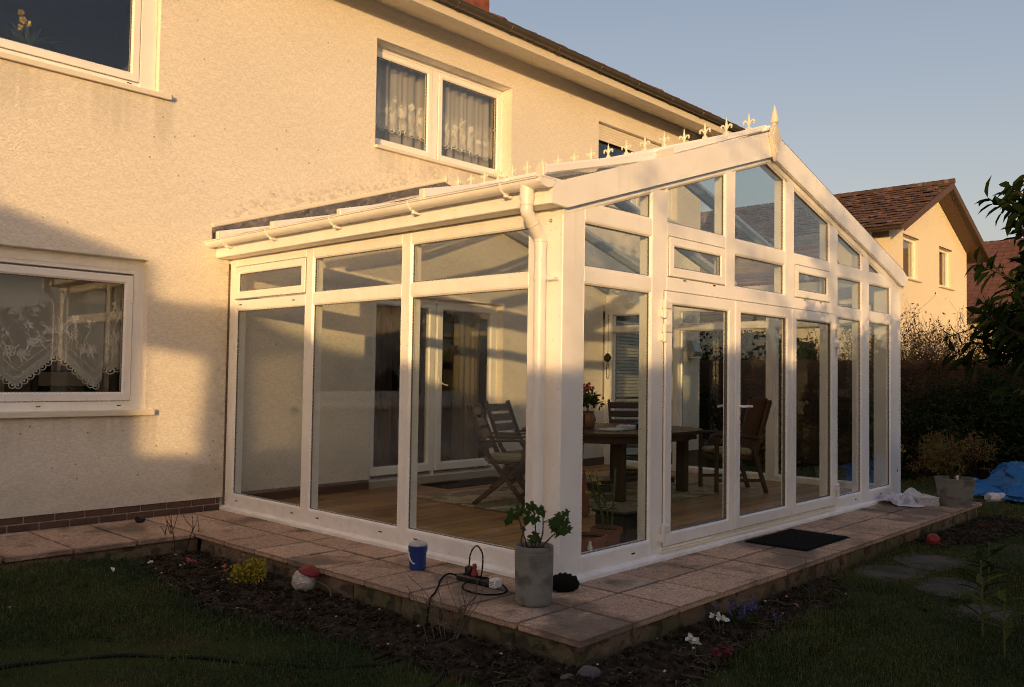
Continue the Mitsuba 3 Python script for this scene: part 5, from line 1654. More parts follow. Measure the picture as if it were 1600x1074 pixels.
lace_curtain("narrow strip of lace at the right edge of the ground floor window", -1.12, -0.86, 2.3, 0.3, lambda x: 1.36 - 0.03 * np.abs(np.sin(np.asarray(x) * 35)), "lace_lower", 5, lambda x: 0.02 * np.sin(np.asarray(x) * 40), n_fl=4, rose=0.3, sprigs=2)
one("curtain", drape(1.95, 2.45, 0.05, 2.28, 0.42, 0.035, 5, 6), "curtain_purple", "dark purple curtain behind the left leaf of the terrace door", "curtain", smooth=True)
one("curtain", drape(3.5, 3.97, 0.05, 2.28, 0.4, 0.03, 5, 7), "curtain_beige", "beige curtain behind the right leaf of the terrace door", "curtain", smooth=True)
one("curtain", drape(-1.75, -1.45, 0.9, 2.3, 0.9, 0.03, 3, 8), "curtain_purple", "dark drape inside the room behind the ground floor window", "curtain", smooth=True)
put(f"{HOUSE}__inner_door", ring(rect(-1.55, -0.4, 0.05, 2.2), [(0, -1.9), (0.12, -1.9), (0.12, -1.95), (0, -1.95)], on_wall), "painted_wood")
put(f"{HOUSE}__inner_door", box(-1.43, -0.52, 1.9, 1.95, 1.15, 1.3, 0.004), "painted_wood")

WP = thing("window_plant", "potted plant with yellow flowers on the sill of the upper left window", "plant")
r = np.random.default_rng(64)
wx, wy, wz = -1.84, 0.24, 4.02
put(f"{WP}__pot", lathe([(0, 0), (0.06, 0), (0.085, 0.13), (0.075, 0.13), (0, 0.11)], 18, (wx, wy, wz)), "terracotta", 50)
a = r.uniform(0, 6.28, 40)
put(f"{WP}__foliage", leaves(np.tile([wx, wy, wz + 0.12], (40, 1)), np.stack([np.cos(a), np.sin(a) * 0.5, r.uniform(0.3, 1.6, 40)], 1), np.tile([0, 0, 1.0], (40, 1)), r.uniform(0.15, 0.3, 40), 0.03), "leaf_geranium", True)
for (dx, dz) in ((-0.1, 0.42), (-0.08, 0.36), (-0.1, 0.29), (-0.04, 0.34)):
    d = rdir(r, 16)
    put(f"{WP}__flower", chips(np.array([wx + dx, wy - 0.04, wz + dz]) + 0.004 * d, d, rdir(r, 16), 0.032, 0.028), "petal_yellow")
put(f"{WP}__stem", tube([(wx, wy, wz + 0.1), (wx - 0.1, wy - 0.03, wz + 0.42)], 0.005, 5), "stem_green")
W2 = thing("window_plant", "small dim green plant at the very left of the upper left window", "plant")
a = r.uniform(0, 6.28, 30)
put(f"{W2}__pot", lathe([(0, 0), (0.05, 0), (0.07, 0.1), (0.06, 0.1), (0, 0.09)], 18, (-2.2, 0.24, 4.02)), "terracotta", 50)
put(f"{W2}__foliage", leaves(np.tile([-2.2, 0.24, 4.1], (30, 1)), np.stack([np.cos(a), np.sin(a) * 0.5, r.uniform(0.1, 1.2, 30)], 1), np.tile([0, 0, 1.0], (30, 1)), r.uniform(0.1, 0.2, 30), 0.05), "leaf_geranium", True)

# ------------------------------------------------------------------ things on the terrace
PLn = thing("concrete_planter", "tall grey concrete planter with a lobed leaf plant at the conservatory corner", "planter")
cx_, cy_ = -0.445, -4.545
PH = 0.355
prof = [(0, ZP), (0.092, ZP), (0.103, ZP + 0.008), (0.109, ZP + 0.024), (0.114, ZP + 0.08), (0.118, ZP + PH - 0.055), (0.118, ZP + PH - 0.035), (0.115, ZP + PH - 0.032), (0.119, ZP + PH - 0.027), (0.118, ZP + PH - 0.006), (0.113, ZP + PH), (0.105, ZP + PH - 0.004), (0.102, ZP + PH - 0.035), (0, ZP + PH - 0.04)]
v, f = lathe(prof, 48, (cx_, cy_, 0))
put(f"{PLn}__pot", displaced((v, f), 0.002, 8, 4), "planter", 40)
v, f = lathe([(0, 0.01), (0.06, 0.006), (0.103, 0.0)], 30, (cx_, cy_, ZP + PH - 0.03))
put(f"{PLn}__earth", displaced((v, f), 0.012, 30, 5, 0.02), "soil", 40)


def lobed_leaf(c, d, up, s):
    """A five-lobed leaf, slightly cupped."""
    d = np.asarray(d, float) / np.linalg.norm(d)
    sd = np.cross(d, up)
    sd /= np.linalg.norm(sd)
    u = np.cross(sd, d)
    A = np.array([-155, -125, -98, -72, -50, -28, 0, 28, 50, 72, 98, 125, 155]) * math.pi / 180
    R = np.array([0.52, 0.72, 0.5, 0.88, 0.56, 0.7, 1.0, 0.7, 0.56, 0.88, 0.5, 0.72, 0.52]) * s
    rim = c + np.outer(R * np.cos(A), d) + np.outer(R * np.sin(A), sd) + np.outer(-0.22 * R * R / s, u)
    mid = c + 0.5 * (rim - c) + u * 0.04 * s
    V = np.vstack([[c], mid, rim])
    m = len(A)
    F = []
    for i in range(m - 1):
        F += [[0, 1 + i, 2 + i], [1 + i, 1 + m + i, 2 + m + i], [1 + i, 2 + m + i, 2 + i]]
    return V, np.array(F)


r = np.random.default_rng(17)
base = np.array([cx_, cy_, ZP + PH - 0.035])
KS = 0.8
Rv = np.array([0.682, -0.731, 0.0])       # to the right as seen from the garden
Fv = np.array([0.731, 0.682, 0.0])
stems = [((-0.05, 0), (-0.075, 0.1), (-0.13, 0.27)), ((0.0, 0), (0.01, 0.1), (-0.005, 0.3)), ((0.02, 0), (0.06, 0.12), (0.065, 0.25)), ((0.02, 0), (0.1, 0.08), (0.155, 0.13)), ((-0.02, 0), (-0.02, 0.06), (-0.02, 0.1)), ((-0.05, 0.0), (-0.1, 0.06), (-0.08, 0.15))]
tipz = []
for i, s in enumerate(stems):
    pts = [base + Rv * a * KS + Fv * r.uniform(-0.03, 0.03) + [0, 0, b * KS] for a, b in s]
    P = smoothpath(pts, 12)
    put(f"{PLn}__stem", tube(P, np.linspace(0.006, 0.0036, 12), 6), "twig")
    tipz.append(P[-1])
lv = [(-0.165, 0.285, 0.07), (-0.11, 0.31, 0.06), (-0.2, 0.22, 0.05), (-0.035, 0.345, 0.062), (0.025, 0.325, 0.05), (-0.06, 0.3, 0.055), (0.0, 0.255, 0.06), (-0.05, 0.245, 0.065), (0.05, 0.29, 0.05), (0.055, 0.335, 0.028), (-0.01, 0.12, 0.068), (-0.03, 0.075, 0.05), (0.02, 0.09, 0.045),
      (0.2, 0.265, 0.062), (0.17, 0.225, 0.07), (0.23, 0.22, 0.055), (0.24, 0.165, 0.055), (0.155, 0.17, 0.06), (0.135, 0.215, 0.05), (0.205, 0.18, 0.06), (0.27, 0.18, 0.035), (0.235, 0.285, 0.045), (0.19, 0.14, 0.045), (-0.09, 0.16, 0.035)]
for (a, b, s) in lv:
    c = base + Rv * a * KS + Fv * r.uniform(-0.05, 0.05) + [0, 0, b * KS]
    d = Rv * r.uniform(-0.6, 0.9) - Fv * r.uniform(0.1, 0.8) + [0, 0, r.uniform(-0.75, -0.1)]
    up = -Fv * 0.6 + [0, 0, 0.9] + r.normal(0, 0.25, 3)
    put(f"{PLn}__leaf", lobed_leaf(c, d, up, s * 0.85), "leaf_geranium", True)
    q = min(tipz, key=lambda t: np.linalg.norm(t - c))
    put(f"{PLn}__leaf_stalk", tube([q - [0, 0, 0.03], c], 0.0022, 4), "stem_green")

PR = thing("zinc_planter", "wide round weathered planter with a small conifer at the right end of the terrace", "planter")
rx, ry = 6.1, -5.06
k = ZP
put(f"{PR}__pot", lathe([(0, k), (0.15, k), (0.16, k + 0.01), (0.2, k + 0.26), (0.207, k + 0.29), (0.212, k + 0.3), (0.206, k + 0.31), (0.194, k + 0.305), (0.19, k + 0.265), (0, k + 0.26)], 44, (rx, ry, 0)), "planter", 40)
put(f"{PR}__rim", tube(np.array([(rx + 0.207 * math.cos(t), ry + 0.207 * math.sin(t), k + 0.306) for t in np.linspace(0, 2 * math.pi, 44)]), 0.008, 6), "planter", 60)
put(f"{PR}__earth", lathe([(0, k + 0.275), (0.19, k + 0.268)], 24, (rx, ry, 0)), "soil")
out, tips = [], []
r = np.random.default_rng(19)
for i in range(11):
    a = r.uniform(0, 6.28)
    d = np.array([0.55 * math.cos(a), 0.55 * math.sin(a), 1])
    branch(r, (rx + 0.03 * math.cos(a), ry + 0.03 * math.sin(a), k + 0.28), d / np.linalg.norm(d), 0.235, 0.006, 2, out, tips, 0.45, (2, 3), 0.3, 0.15, 0.0018)
put(f"{PR}__branch", tubes(out, 4), "twig")
labels[put(f"{PR}__needles", leafy(tips, r, 34, 0.075, 0.009, 0.04, 0.05), "needle")] = {"kind": "stuff"}
put(f"{PR}__plant_tag", box(5.93, 5.94, -5.14, -5.12, k + 0.28, k + 0.36, 0.001), "white_plastic")
put(f"{PR}__stake", tube([(6.02, -5.12, k + 0.25), (6.02, -5.13, k + 0.38)], 0.009, 8), "twig_pale")

BK = thing("blue_bucket", "small blue plastic tub with clear lid standing before the side glazing", "tub")
bx_, by_ = -0.345, -3.36
put(f"{BK}__body", lathe([(0, ZP), (0.052, ZP), (0.058, ZP + 0.006), (0.06, ZP + 0.12), (0.068, ZP + 0.13), (0.069, ZP + 0.165), (0.063, ZP + 0.17), (0, ZP + 0.17)], 30, (bx_, by_, 0)), "blue_plastic", 40)
put(f"{BK}__lid", lathe([(0.066, ZP + 0.171), (0.062, ZP + 0.186), (0.03, ZP + 0.2), (0, ZP + 0.202)], 30, (bx_, by_, 0)), "clear_lid", 50)
put(f"{BK}__handle", tube(np.array([(bx_ - 0.055 - 0.012 * math.sin(t), by_ + 0.045 - 0.075 * (t / math.pi), ZP + 0.135 - 0.085 * math.sin(t / 2) ** 1.5) for t in np.linspace(0.2, math.pi, 14)]), 0.0045, 6), "white_plastic")
put(f"{BK}__lug", box(bx_ - 0.01, bx_ + 0.01, by_ + 0.062, by_ + 0.074, ZP + 0.115, ZP + 0.14, 0.003), "blue_plastic")

# power strip with plugs and its cables
ES = thing("power_strip", "black power strip with three plugs lying before the corner planter", "power strip")
sa, sb = np.array([-0.345, -3.79, ZP]), np.array([-0.33, -4.07, ZP])
m = place(box(-0.15, 0.15, -0.034, 0.034, 0, 0.045, 0.012), (sa + sb) / 2, math.atan2(sb[1] - sa[1], sb[0] - sa[0]))
put(f"{ES}__body", m, "black_plastic", 40)
for t in (0.22, 0.42, 0.62, 0.82):
    c = sa + (sb - sa) * t
    put(f"{ES}__socket", lathe([(0, 0.046), (0.02, 0.046), (0.023, 0.05), (0.026, 0.046)], 20, (c[0], c[1], ZP)), "black_rubber", 40)
c1, c2, c3 = sa + (sb - sa) * 0.3, sa + (sb - sa) * 0.48, sa + (sb - sa) * 0.98
put(f"{ES}__black_plug", box(c1[0] - 0.022, c1[0] + 0.022, c1[1] - 0.026, c1[1] + 0.026, ZP + 0.047, ZP + 0.105, 0.009), "black_plastic", 40)
put(f"{ES}__red_plug", lathe([(0, 0.048), (0.024, 0.048), (0.026, 0.06), (0.014, 0.085), (0.013, 0.1), (0.017, 0.105), (0.012, 0.125), (0, 0.128)], 14, (c2[0], c2[1], ZP)), "red_plastic", 40)
put(f"{ES}__white_adapter", box(c3[0] - 0.045, c3[0] + 0.03, c3[1] - 0.085, c3[1] - 0.025, ZP + 0.003, ZP + 0.062, 0.008), "white_plastic", 40)
put(f"{ES}__white_adapter__label", [box(c3[0] - 0.0462, c3[0] - 0.0452, c3[1] - 0.075, c3[1] - 0.035, ZP + 0.02 + 0.011 * i, ZP + 0.024 + 0.011 * i) for i in range(3)], "black_plastic")
put(f"{ES}__loop_cable", tube(smoothpath([(c1[0], c1[1], ZP + 0.1), (c1[0] + 0.005, c1[1] - 0.01, ZP + 0.19), (c1[0] + 0.01, c1[1] - 0.06, ZP + 0.245), (c1[0] + 0.01, c1[1] - 0.115, ZP + 0.2), (c1[0], c1[1] - 0.125, ZP + 0.1), (c1[0] - 0.03, c1[1] - 0.13, ZP + 0.012)], 30), 0.005, 7), "black_rubber", 60)
put(f"{ES}__floor_cable", tube(smoothpath([(-0.38, -3.92, ZP + 0.02), (-0.46, -3.94, ZP + 0.006), (-0.53, -4.04, ZP + 0.006), (-0.53, -4.19, ZP + 0.006), (-0.45, -4.26, ZP + 0.006), (-0.36, -4.24, ZP + 0.006), (-0.3, -4.17, ZP + 0.008), (-0.29, -4.1, ZP + 0.03)], 36), 0.005, 7), "black_rubber", 60)
gq = lambda x, y, dz=0.012: (x, y, g(x, y) + dz)
put(f"{ES}__mains_cable", tube(smoothpath([(-0.345, -3.78, ZP + 0.025), (-0.37, -3.71, ZP + 0.03), (-0.45, -3.72, ZP + 0.008), (-0.57, -3.83, ZP + 0.008), (-0.72, -3.96, ZP + 0.007), (-0.82, -4.03, ZP + 0.005), (-0.872, -4.07, ZP - 0.05), gq(-0.94, -4.13, 0.05), gq(-1.06, -4.2), gq(-1.25, -4.28), gq(-1.5, -4.35, 0.02)], 60), 0.006, 7), "black_rubber", 60)
put(f"{ES}__cable_grip", tube([(-0.345, -3.82, ZP + 0.025), (-0.35, -3.755, ZP + 0.028)], np.array([0.016, 0.009]), 10), "black_rubber")

v, f = trimesh.creation.icosphere(subdivisions=4, radius=1.0).vertices, trimesh.creation.icosphere(subdivisions=4, radius=1.0).faces
v = np.asarray(v) * [0.1, 0.068, 0.062]
v = v * (1 + 0.22 * (meshkit.fbm(v * 16, 3, 2)[:, None] - 0.5)) + 0.004 * np.sin(v[:, :1] * 190)
v[:, 2] = np.maximum(v[:, 2], -0.048)
one("black_bundle", place((v, np.asarray(f)), (-0.065, -4.47, ZP + 0.048), -0.75), "black_cloth", "wrinkled black cloth bundle at the foot of the corner post", "bundle", smooth=60)

DM = thing("door_mat", "black ribbed rubber mat on the slabs outside the door", "mat")
cm = np.array([2.42, -4.72])
mat_ = lambda m: m
put(f"{DM}__base", box(2.33, 3.2, -5.02, -4.47, ZP + 0.001, ZP + 0.01, 0.003), "black_rubber")
labels[put(f"{DM}__ribs", [box(2.345, 3.185, -5.005 + 0.0262 * i, -5.005 + 0.0262 * i + 0.013, ZP + 0.0105, ZP + 0.019, 0.003) for i in range(20)] + [box(2.345 + 0.028 * i, 2.345 + 0.028 * i + 0.012, -5.01, -4.48, ZP + 0.0102, ZP + 0.0165, 0.003) for i in range(30)], "black_rubber")] = {"kind": "stuff"}

# newspapers in a cloth at the right end
r = np.random.default_rng(23)
NP_ = thing("newspaper_stack", "stack of newspapers lying on the slabs at the right end of the terrace", "newspapers")
for i in range(8):
    m = box(-0.16, 0.16, -0.12, 0.12, 0.013 * i, 0.013 * i + 0.011, 0.003)
    v, f = displaced(m, 0.003, 7, i, 0.06)
    put(f"{NP_}__newspaper", place((v, f), (5.86 + r.uniform(-0.01, 0.01), -4.78 + r.uniform(-0.01, 0.01), ZP + 0.004), 0.75 + r.uniform(-0.05, 0.05)), "paper", 40)


def crumple(x0, x1, y0, y1, hf, seed, n=46, thick=0.004):
    X, Y = np.meshgrid(np.linspace(x0, x1, n), np.linspace(y0, y1, n), indexing="ij")
    p = np.stack([X, Y, 0 * X], -1)
    rd = lambda k, s: 1 - np.abs(2 * meshkit.fbm(p * k, 3, s) - 1)
    Z = hf(X, Y) + 0.09 * (rd(5, seed) - 0.6) * np.minimum(1, hf(X, Y) * 20 + 0.25) + (0.035 * (rd(12, seed + 9) - 0.6) + 0.018 * (rd(25, seed + 5) - 0.6)) * np.minimum(1, hf(X, Y) * 20 + 0.25)
    ex = 0.5 * (meshkit.fbm(p * 4, 2, seed + 3) - 0.5) * (x1 - x0) * 0.35
    ey = 0.5 * (meshkit.fbm(p * 4 + 5, 2, seed + 4) - 0.5) * (y1 - y0) * 0.35
    v = np.stack([X + ex, Y + ey, Z], -1).reshape(-1, 3)
    i, j = np.meshgrid(np.arange(n - 1), np.arange(n - 1), indexing="ij")
    return v, np.stack([i * n + j, (i + 1) * n + j, (i + 1) * n + j + 1, i * n + j + 1], -1).reshape(-1, 4)


bump = lambda cx, cy, sx, sy, h: (lambda X, Y: h * np.exp(-(((X - cx) / sx) ** 2 + ((Y - cy) / sy) ** 2)))
two_ = lambda a, b: (lambda X, Y: np.maximum(a(X, Y), b(X, Y)))
v, q = crumple(5.5, 6.12, -4.92, -4.42, two_(bump(5.8, -4.7, 0.13, 0.1, 0.15), bump(5.64, -4.52, 0.13, 0.1, 0.1)), 3, 60)
q = q[(v[q][:, :, 2].max(1) > 0.014)]
v[:, 2] = np.maximum(v[:, 2], 0.004) + ZP
one("white_cloth", (v, q), "cloth_white", "crumpled white cloth over the newspapers beside the conservatory's right post", "cloth", smooth=True)

TP = thing("blue_tarp", "crumpled bright blue tarpaulin lying on the lawn at the right", "tarpaulin")
hft = two_(two_(bump(9.3, -5.0, 0.55, 0.42, 0.46), bump(9.0, -4.5, 0.4, 0.3, 0.2)), bump(9.4, -5.5, 0.8, 0.6, 0.4))
v, q = crumple(8.2, 10.2, -6.1, -3.6, lambda X, Y: hft(X, Y) * 1.0, 12, 140)
q = q[(v[q][:, :, 2].max(1) > 0.05)]
v[:, 2] = np.maximum(v[:, 2], 0.01) + gz(v[:, 0], v[:, 1])
put(f"{TP}__sheet", (v, q), "tarp", True)
one("white_roll", displaced(place(tube([(-0.13, 0, 0), (-0.12, 0, 0), (0.12, 0, 0), (0.13, 0, 0)], np.array([0.04, 0.065, 0.06, 0.035]), 14), (8.35, -4.92, g(8.35, -4.92) + 0.055), -0.6), 0.012, 14, 3, 0.04), "cloth_white", "white roll lying on the grass before the blue tarp", "roll", smooth=50)
one("black_cup", [place(lathe([(0, 0), (0.03, 0), (0.034, 0.06), (0.03, 0.065), (0.026, 0.01), (0, 0.01)], 18), (-0.97, -0.24, ZP + 0.032), 0.4, 1, 0, 1.57)], "black_plastic", "small black plastic cup lying on the slabs beside the house wall", "cup", smooth=40)

# ------------------------------------------------------------------ things in the beds
SN = thing("glass_ball_ornament", "pale round garden ball with a red cap in the soil bed", "ornament")
bx2, by2 = -0.93, -2.83
bz = g(bx2, by2)
v, f = trimesh.creation.icosphere(subdivisions=3).vertices, trimesh.creation.icosphere(subdivisions=3).faces
v = np.asarray(v) * [0.086, 0.086, 0.084] + [bx2, by2, bz + 0.078]
put(f"{SN}__ball", (v, np.asarray(f)), "snow_glass", True)
cap = lathe([(0.088, 0.055), (0.092, 0.062), (0.088, 0.075), (0.07, 0.1), (0.035, 0.118), (0.0, 0.122)], 24)
cv, cf = place(cap, (bx2 + 0.012, by2 - 0.012, bz + 0.085), 0, 0.84, 0.2, 0.22)
put(f"{SN}__cap", displaced((cv, cf), 0.012, 16, 3, 0.03), "red_plastic", 40)
put(f"{SN}__face_line", [tube(np.array([(bx2 + 0.083 * math.cos(a), by2 + 0.083 * math.sin(a), bz + 0.075 + 0.012 * math.sin((a - 3.6) * 3)) for a in np.linspace(3.5, 4.5, 14)]), 0.004, 6)], "white_plastic")
put(f"{SN}__spike", tube(smoothpath([(bx2 + 0.05, by2 - 0.09, bz + 0.08), (bx2 + 0.07, by2 - 0.2, bz + 0.05), (bx2 + 0.03, by2 - 0.28, bz + 0.012)], 10), 0.006, 6), "twig_pale")

YS = shrub("yellow_shrub", "small round bush with yellow green leaves in the soil bed", (-1.07, -2.35, g(-1.07, -2.35) - 0.01), 13, 0.07, 2, 9, 0.03, 0.018, "leaf_yellow", 51, lean=0.7, rad=0.004, fn=leaves, up=0.25, foot=0.06)
RS_ = thing("rose_stump", "bare thorny rose stems in the bed where path and terrace meet", "plant")
out, tips, r_ = multi_stem(53, (-0.93, -1.0, g(-0.93, -1.12)), 9, 0.2, 0.0055, 1, 0.6, 0.35, (1, 2), 0.3, 0.2, 0.1)
put(f"{RS_}__stems", tubes(out, 5), "twig")
R3 = thing("rose_stump", "dry bare stems in the bed beside the power strip cable", "plant")
out, tips, r_ = multi_stem(54, (-0.98, -4.35, g(-0.98, -4.35)), 11, 0.17, 0.004, 2, 0.8, 0.45, (1, 2), 0.3, 0.1, 0.12)
put(f"{R3}__stems", tubes(out, 4), "twig_pale")
R4 = thing("rose_stump", "thin bare stems rising before the slab edge near the door mat", "plant")
out, tips, r_ = multi_stem(55, (1.75, -5.38, g(1.75, -5.38)), 8, 0.13, 0.004, 1, 0.5, 0.4, (1, 2), 0.3, 0.1, 0.1)
put(f"{R4}__stems", tubes(out, 4), "twig")


def clump(name, label, x, y, n, L, W, mat, seed, rad=0.06, cat_="plant", lift=(0.5, 2.0), bend=0.5):
    r = np.random.default_rng(seed)
    k = thing(name, label, cat_)
    a = r.uniform(0, 6.28, n)
    P = np.stack([x + rad * r.random(n) * np.cos(a), y + rad * r.random(n) * np.sin(a), np.full(n, g(x, y) + 0.005)], 1)
    put(f"{k}__foliage", leaves(P, np.stack([np.cos(a), np.sin(a), r.uniform(*lift, n)], 1), np.tile([0, 0, 1.0], (n, 1)), L * r.uniform(0.7, 1.2, n), W, bend), mat, True)
    return k, r


def blooms(k, r, x, y, spots, mat, s=0.025, n=9, stalk="stem_green"):
    for dx, dy, h in spots:
        c = np.array([x + dx, y + dy, g(x, y) + h])
        d = rdir(r, n, -0.2, 1.0)
        put(f"{k}__flower", leaves(np.tile(c, (n, 1)), d, rdir(r, n, 0.3, 1), s * r.uniform(0.8, 1.2, n), s * 0.8), mat, True)
        put(f"{k}__stalk", tube([(x + dx * 0.4, y + dy * 0.4, g(x, y)), c], 0.0022, 4), stalk)


k, r = clump("grape_hyacinth", "clump of small blue spring flowers in the bed before the slab edge", 0.5, -5.42, 70, 0.12, 0.006, "leaf_geranium", 71, 0.1, lift=(0.8, 2.5))
sp_ = [(r.uniform(-0.16, 0.16), r.uniform(-0.1, 0.1), r.uniform(0.1, 0.15)) for _ in range(24)] + [(0.2, -0.12, 0.06), (0.24, -0.1, 0.07), (0.22, -0.15, 0.05)]
for dx, dy, h in sp_:
    c = np.array([0.5 + dx, -5.42 + dy, g(0.5, -5.42) + h])
    n_ = 16
    P = c + np.stack([r.normal(0, 0.005, n_), r.normal(0, 0.005, n_), r.uniform(-0.022, 0.022, n_)], 1)
    put(f"{k}__flower", chips(P, rdir(r, n_), rdir(r, n_), 0.011, 0.009), "petal_blue")
k, r = clump("cyclamen", "white cyclamen flower in the bed near the terrace corner", 0.27, -5.4, 6, 0.05, 0.04, "leaf_shrub", 72, 0.03, lift=(0.1, 0.6))
blooms(k, r, 0.27, -5.4, [(0, 0, 0.1), (0.035, -0.01, 0.085), (-0.02, 0.03, 0.11)], "petal_white", 0.034, 8)
k, r = clump("cyclamen", "white cyclamen flower above red ones, nearest the viewer", -0.26, -5.56, 9, 0.07, 0.06, "leaf_shrub", 73, 0.05, lift=(0.1, 0.5))
blooms(k, r, -0.26, -5.56, [(-0.03, 0.02, 0.12), (-0.015, 0.0, 0.1)], "petal_white", 0.036, 9)
k, r = clump("cyclamen", "dark red cyclamen flowers in the front bed", -0.18, -5.66, 7, 0.06, 0.05, "leaf_shrub", 74, 0.05, lift=(0.1, 0.5))
blooms(k, r, -0.18, -5.66, [(-0.04, 0.0, 0.05), (0.02, 0.0, 0.06), (0.07, -0.02, 0.05), (0.0, -0.04, 0.045)], "petal_red", 0.034, 9)
k, r = clump("primrose", "pink flower in the bed by the path", -1.17, -1.62, 6, 0.04, 0.03, "leaf_shrub", 75, 0.03, lift=(0.1, 0.5))
blooms(k, r, -1.17, -1.62, [(0, 0, 0.06), (0.03, -0.02, 0.05)], "petal_pink", 0.026, 8)
k, r = clump("primrose", "white flower at the lawn edge by the path", -1.42, -1.5, 6, 0.04, 0.03, "leaf_shrub", 76, 0.03, lift=(0.1, 0.5))
blooms(k, r, -1.42, -1.5, [(0, 0, 0.05), (0.02, 0.015, 0.045)], "petal_white", 0.022, 8)
k, r = clump("primrose", "small pale pink flower near the yellow bush", -1.05, -1.95, 6, 0.04, 0.03, "leaf_shrub", 77, 0.03, lift=(0.1, 0.5))
blooms(k, r, -1.05, -1.95, [(0, 0, 0.05)], "petal_pink", 0.022, 8)
k, r = clump("daylily_tuft", "green strap leaved tuft in the bed before the door mat", 1.55, -5.43, 14, 0.17, 0.014, "leaf_rhodo_pale", 78, 0.04, lift=(0.8, 2.5))
k, r = clump("low_plant", "low green leaved plant in the bed at the terrace corner", -1.05, -5.0, 26, 0.07, 0.03, "leaf_geranium", 79, 0.09, lift=(0.2, 0.9))
k, r = clump("low_plant", "small green plant at the bed edge by the lawn", -1.28, -4.55, 22, 0.06, 0.025, "leaf_geranium", 80, 0.1, lift=(0.2, 0.9))
k, r = clump("low_plant", "dark leafy plant beside the red ball", 4.6, -5.42, 60, 0.09, 0.035, "leaf_shrub", 81, 0.22, lift=(0.2, 1.2))
k, r = clump("low_plant", "grey green spreading plant right of the red ball", 5.0, -5.55, 50, 0.08, 0.03, "leaf_rhodo_pale", 82, 0.18, lift=(0.1, 0.7))
k, r = clump("red_flower_plant", "low plant with reddish orange leaves at the right end of the slab edge", 5.75, -5.52, 60, 0.07, 0.035, "leaf_red", 83, 0.16, lift=(0.2, 1.2))
k, r = clump("low_plant", "yellow green seedling at the lower bed edge", -0.62, -5.7, 16, 0.05, 0.035, "leaf_rhodo_pale", 84, 0.05, lift=(0.1, 0.7))
k, r = clump("low_plant", "light green leaf in the bed right of the red cyclamen", 0.02, -5.52, 5, 0.07, 0.05, "leaf_rhodo_pale", 85, 0.02, lift=(0.1, 0.5))
k, r = clump("pale_flower_plant", "pale flowering shrub at the foot of the fence", 10.3, -3.0, 60, 0.16, 0.06, "leaf_shrub", 86, 0.3, lift=(0.4, 2.0))
blooms(k, r, 10.3, -3.0, [(r.uniform(-0.3, 0.3), r.uniform(-0.3, 0.3), r.uniform(0.45, 0.6)) for _ in range(7)], "petal_yellow", 0.06, 7)

v, f = trimesh.creation.icosphere(subdivisions=3).vertices, trimesh.creation.icosphere(subdivisions=3).faces
one("red_ball", displaced((np.asarray(v) * 0.062 + [4.22, -5.4, g(4.22, -5.4) + 0.056], np.asarray(f)), 0.004, 8, 1), "red_plastic", "dull red ball lying at the foot of the slab edge", "ball", smooth=True)
for (x, y, s, lab) in ((-0.87, -5.3, 0.055, "large grey stone at the foot of the terrace corner"), (-0.97, -5.24, 0.033, "smaller stone left of the large grey stone"), (0.1, -5.45, 0.025, "little pebble in the bed before the terrace corner")):
    vv = np.asarray(v) * [s * 1.25, s, s * 0.75]
    m = displaced((vv + [x, y, g(x, y) + s * 0.3], np.asarray(f)), s * 0.3, 6 / (s * 10), 7)
    one("stone", m, "stone", lab, "stone", smooth=40)
for (x, y, a, b, rz, lab) in ((3.45, -5.62, 0.36, 0.27, 0.15, "flat stepping stone nearest the slab edge"), (2.78, -5.52, 0.33, 0.25, -0.1, "flat stepping stone left of the others"), (2.6, -6.02, 0.35, 0.24, 0.2, "flat stepping stone farthest from the slab edge"), (2.0, -6.42, 0.3, 0.2, 0.1, "flat stepping stone half hidden by the leafy plant at the right")):
    t = np.linspace(0, 2 * math.pi, 26, endpoint=False)
    rr_ = 1 + 0.08 * np.sin(3 * t + x) + 0.05 * np.sin(5 * t + y)
    m = extrude(sg.Polygon(np.stack([a * rr_ * np.sign(np.cos(t)) * np.abs(np.cos(t)) ** 0.8, b * rr_ * np.sign(np.sin(t)) * np.abs(np.sin(t)) ** 0.8], 1)), -0.04, 0.008, flat)
    m = displaced(m, 0.006, 9, 3, 0.08)
    one("stepping_stone", place(m, (x, y, g(x, y)), rz), "step_stone", lab, "stepping stone", smooth=40)
hp = [(-4.2, -2.9), (-3.6, -2.95), (-3.0, -3.05), (-2.55, -3.2), (-2.2, -3.5), (-1.95, -3.9), (-1.72, -4.25), (-1.5, -4.4), (-1.36, -4.42), (-1.26, -4.5), (-1.28, -4.65), (-1.42, -4.78), (-1.65, -4.85), (-1.95, -4.8), (-2.2, -4.6)]
P = smoothpath([(x, y, 0) for x, y in hp], 120)
P[:, 2] = gz(P[:, 0], P[:, 1]) + 0.008 + 0.006 * np.sin(np.arange(120) * 0.7)
one("garden_hose", tube(P, 0.011, 8), "hose", "thin green garden hose winding through the grass at lower left", "hose", smooth=60)

# ------------------------------------------------------------------ litter, clods and grass
import shapely
r = np.random.default_rng(99)


def scatter(poly, n):
    x0, y0, x1, y1 = poly.bounds
    p = np.stack([r.uniform(x0, x1, n * 3), r.uniform(y0, y1, n * 3)], 1)
    return p[shapely.contains_xy(poly, p[:, 0], p[:, 1])][:n]


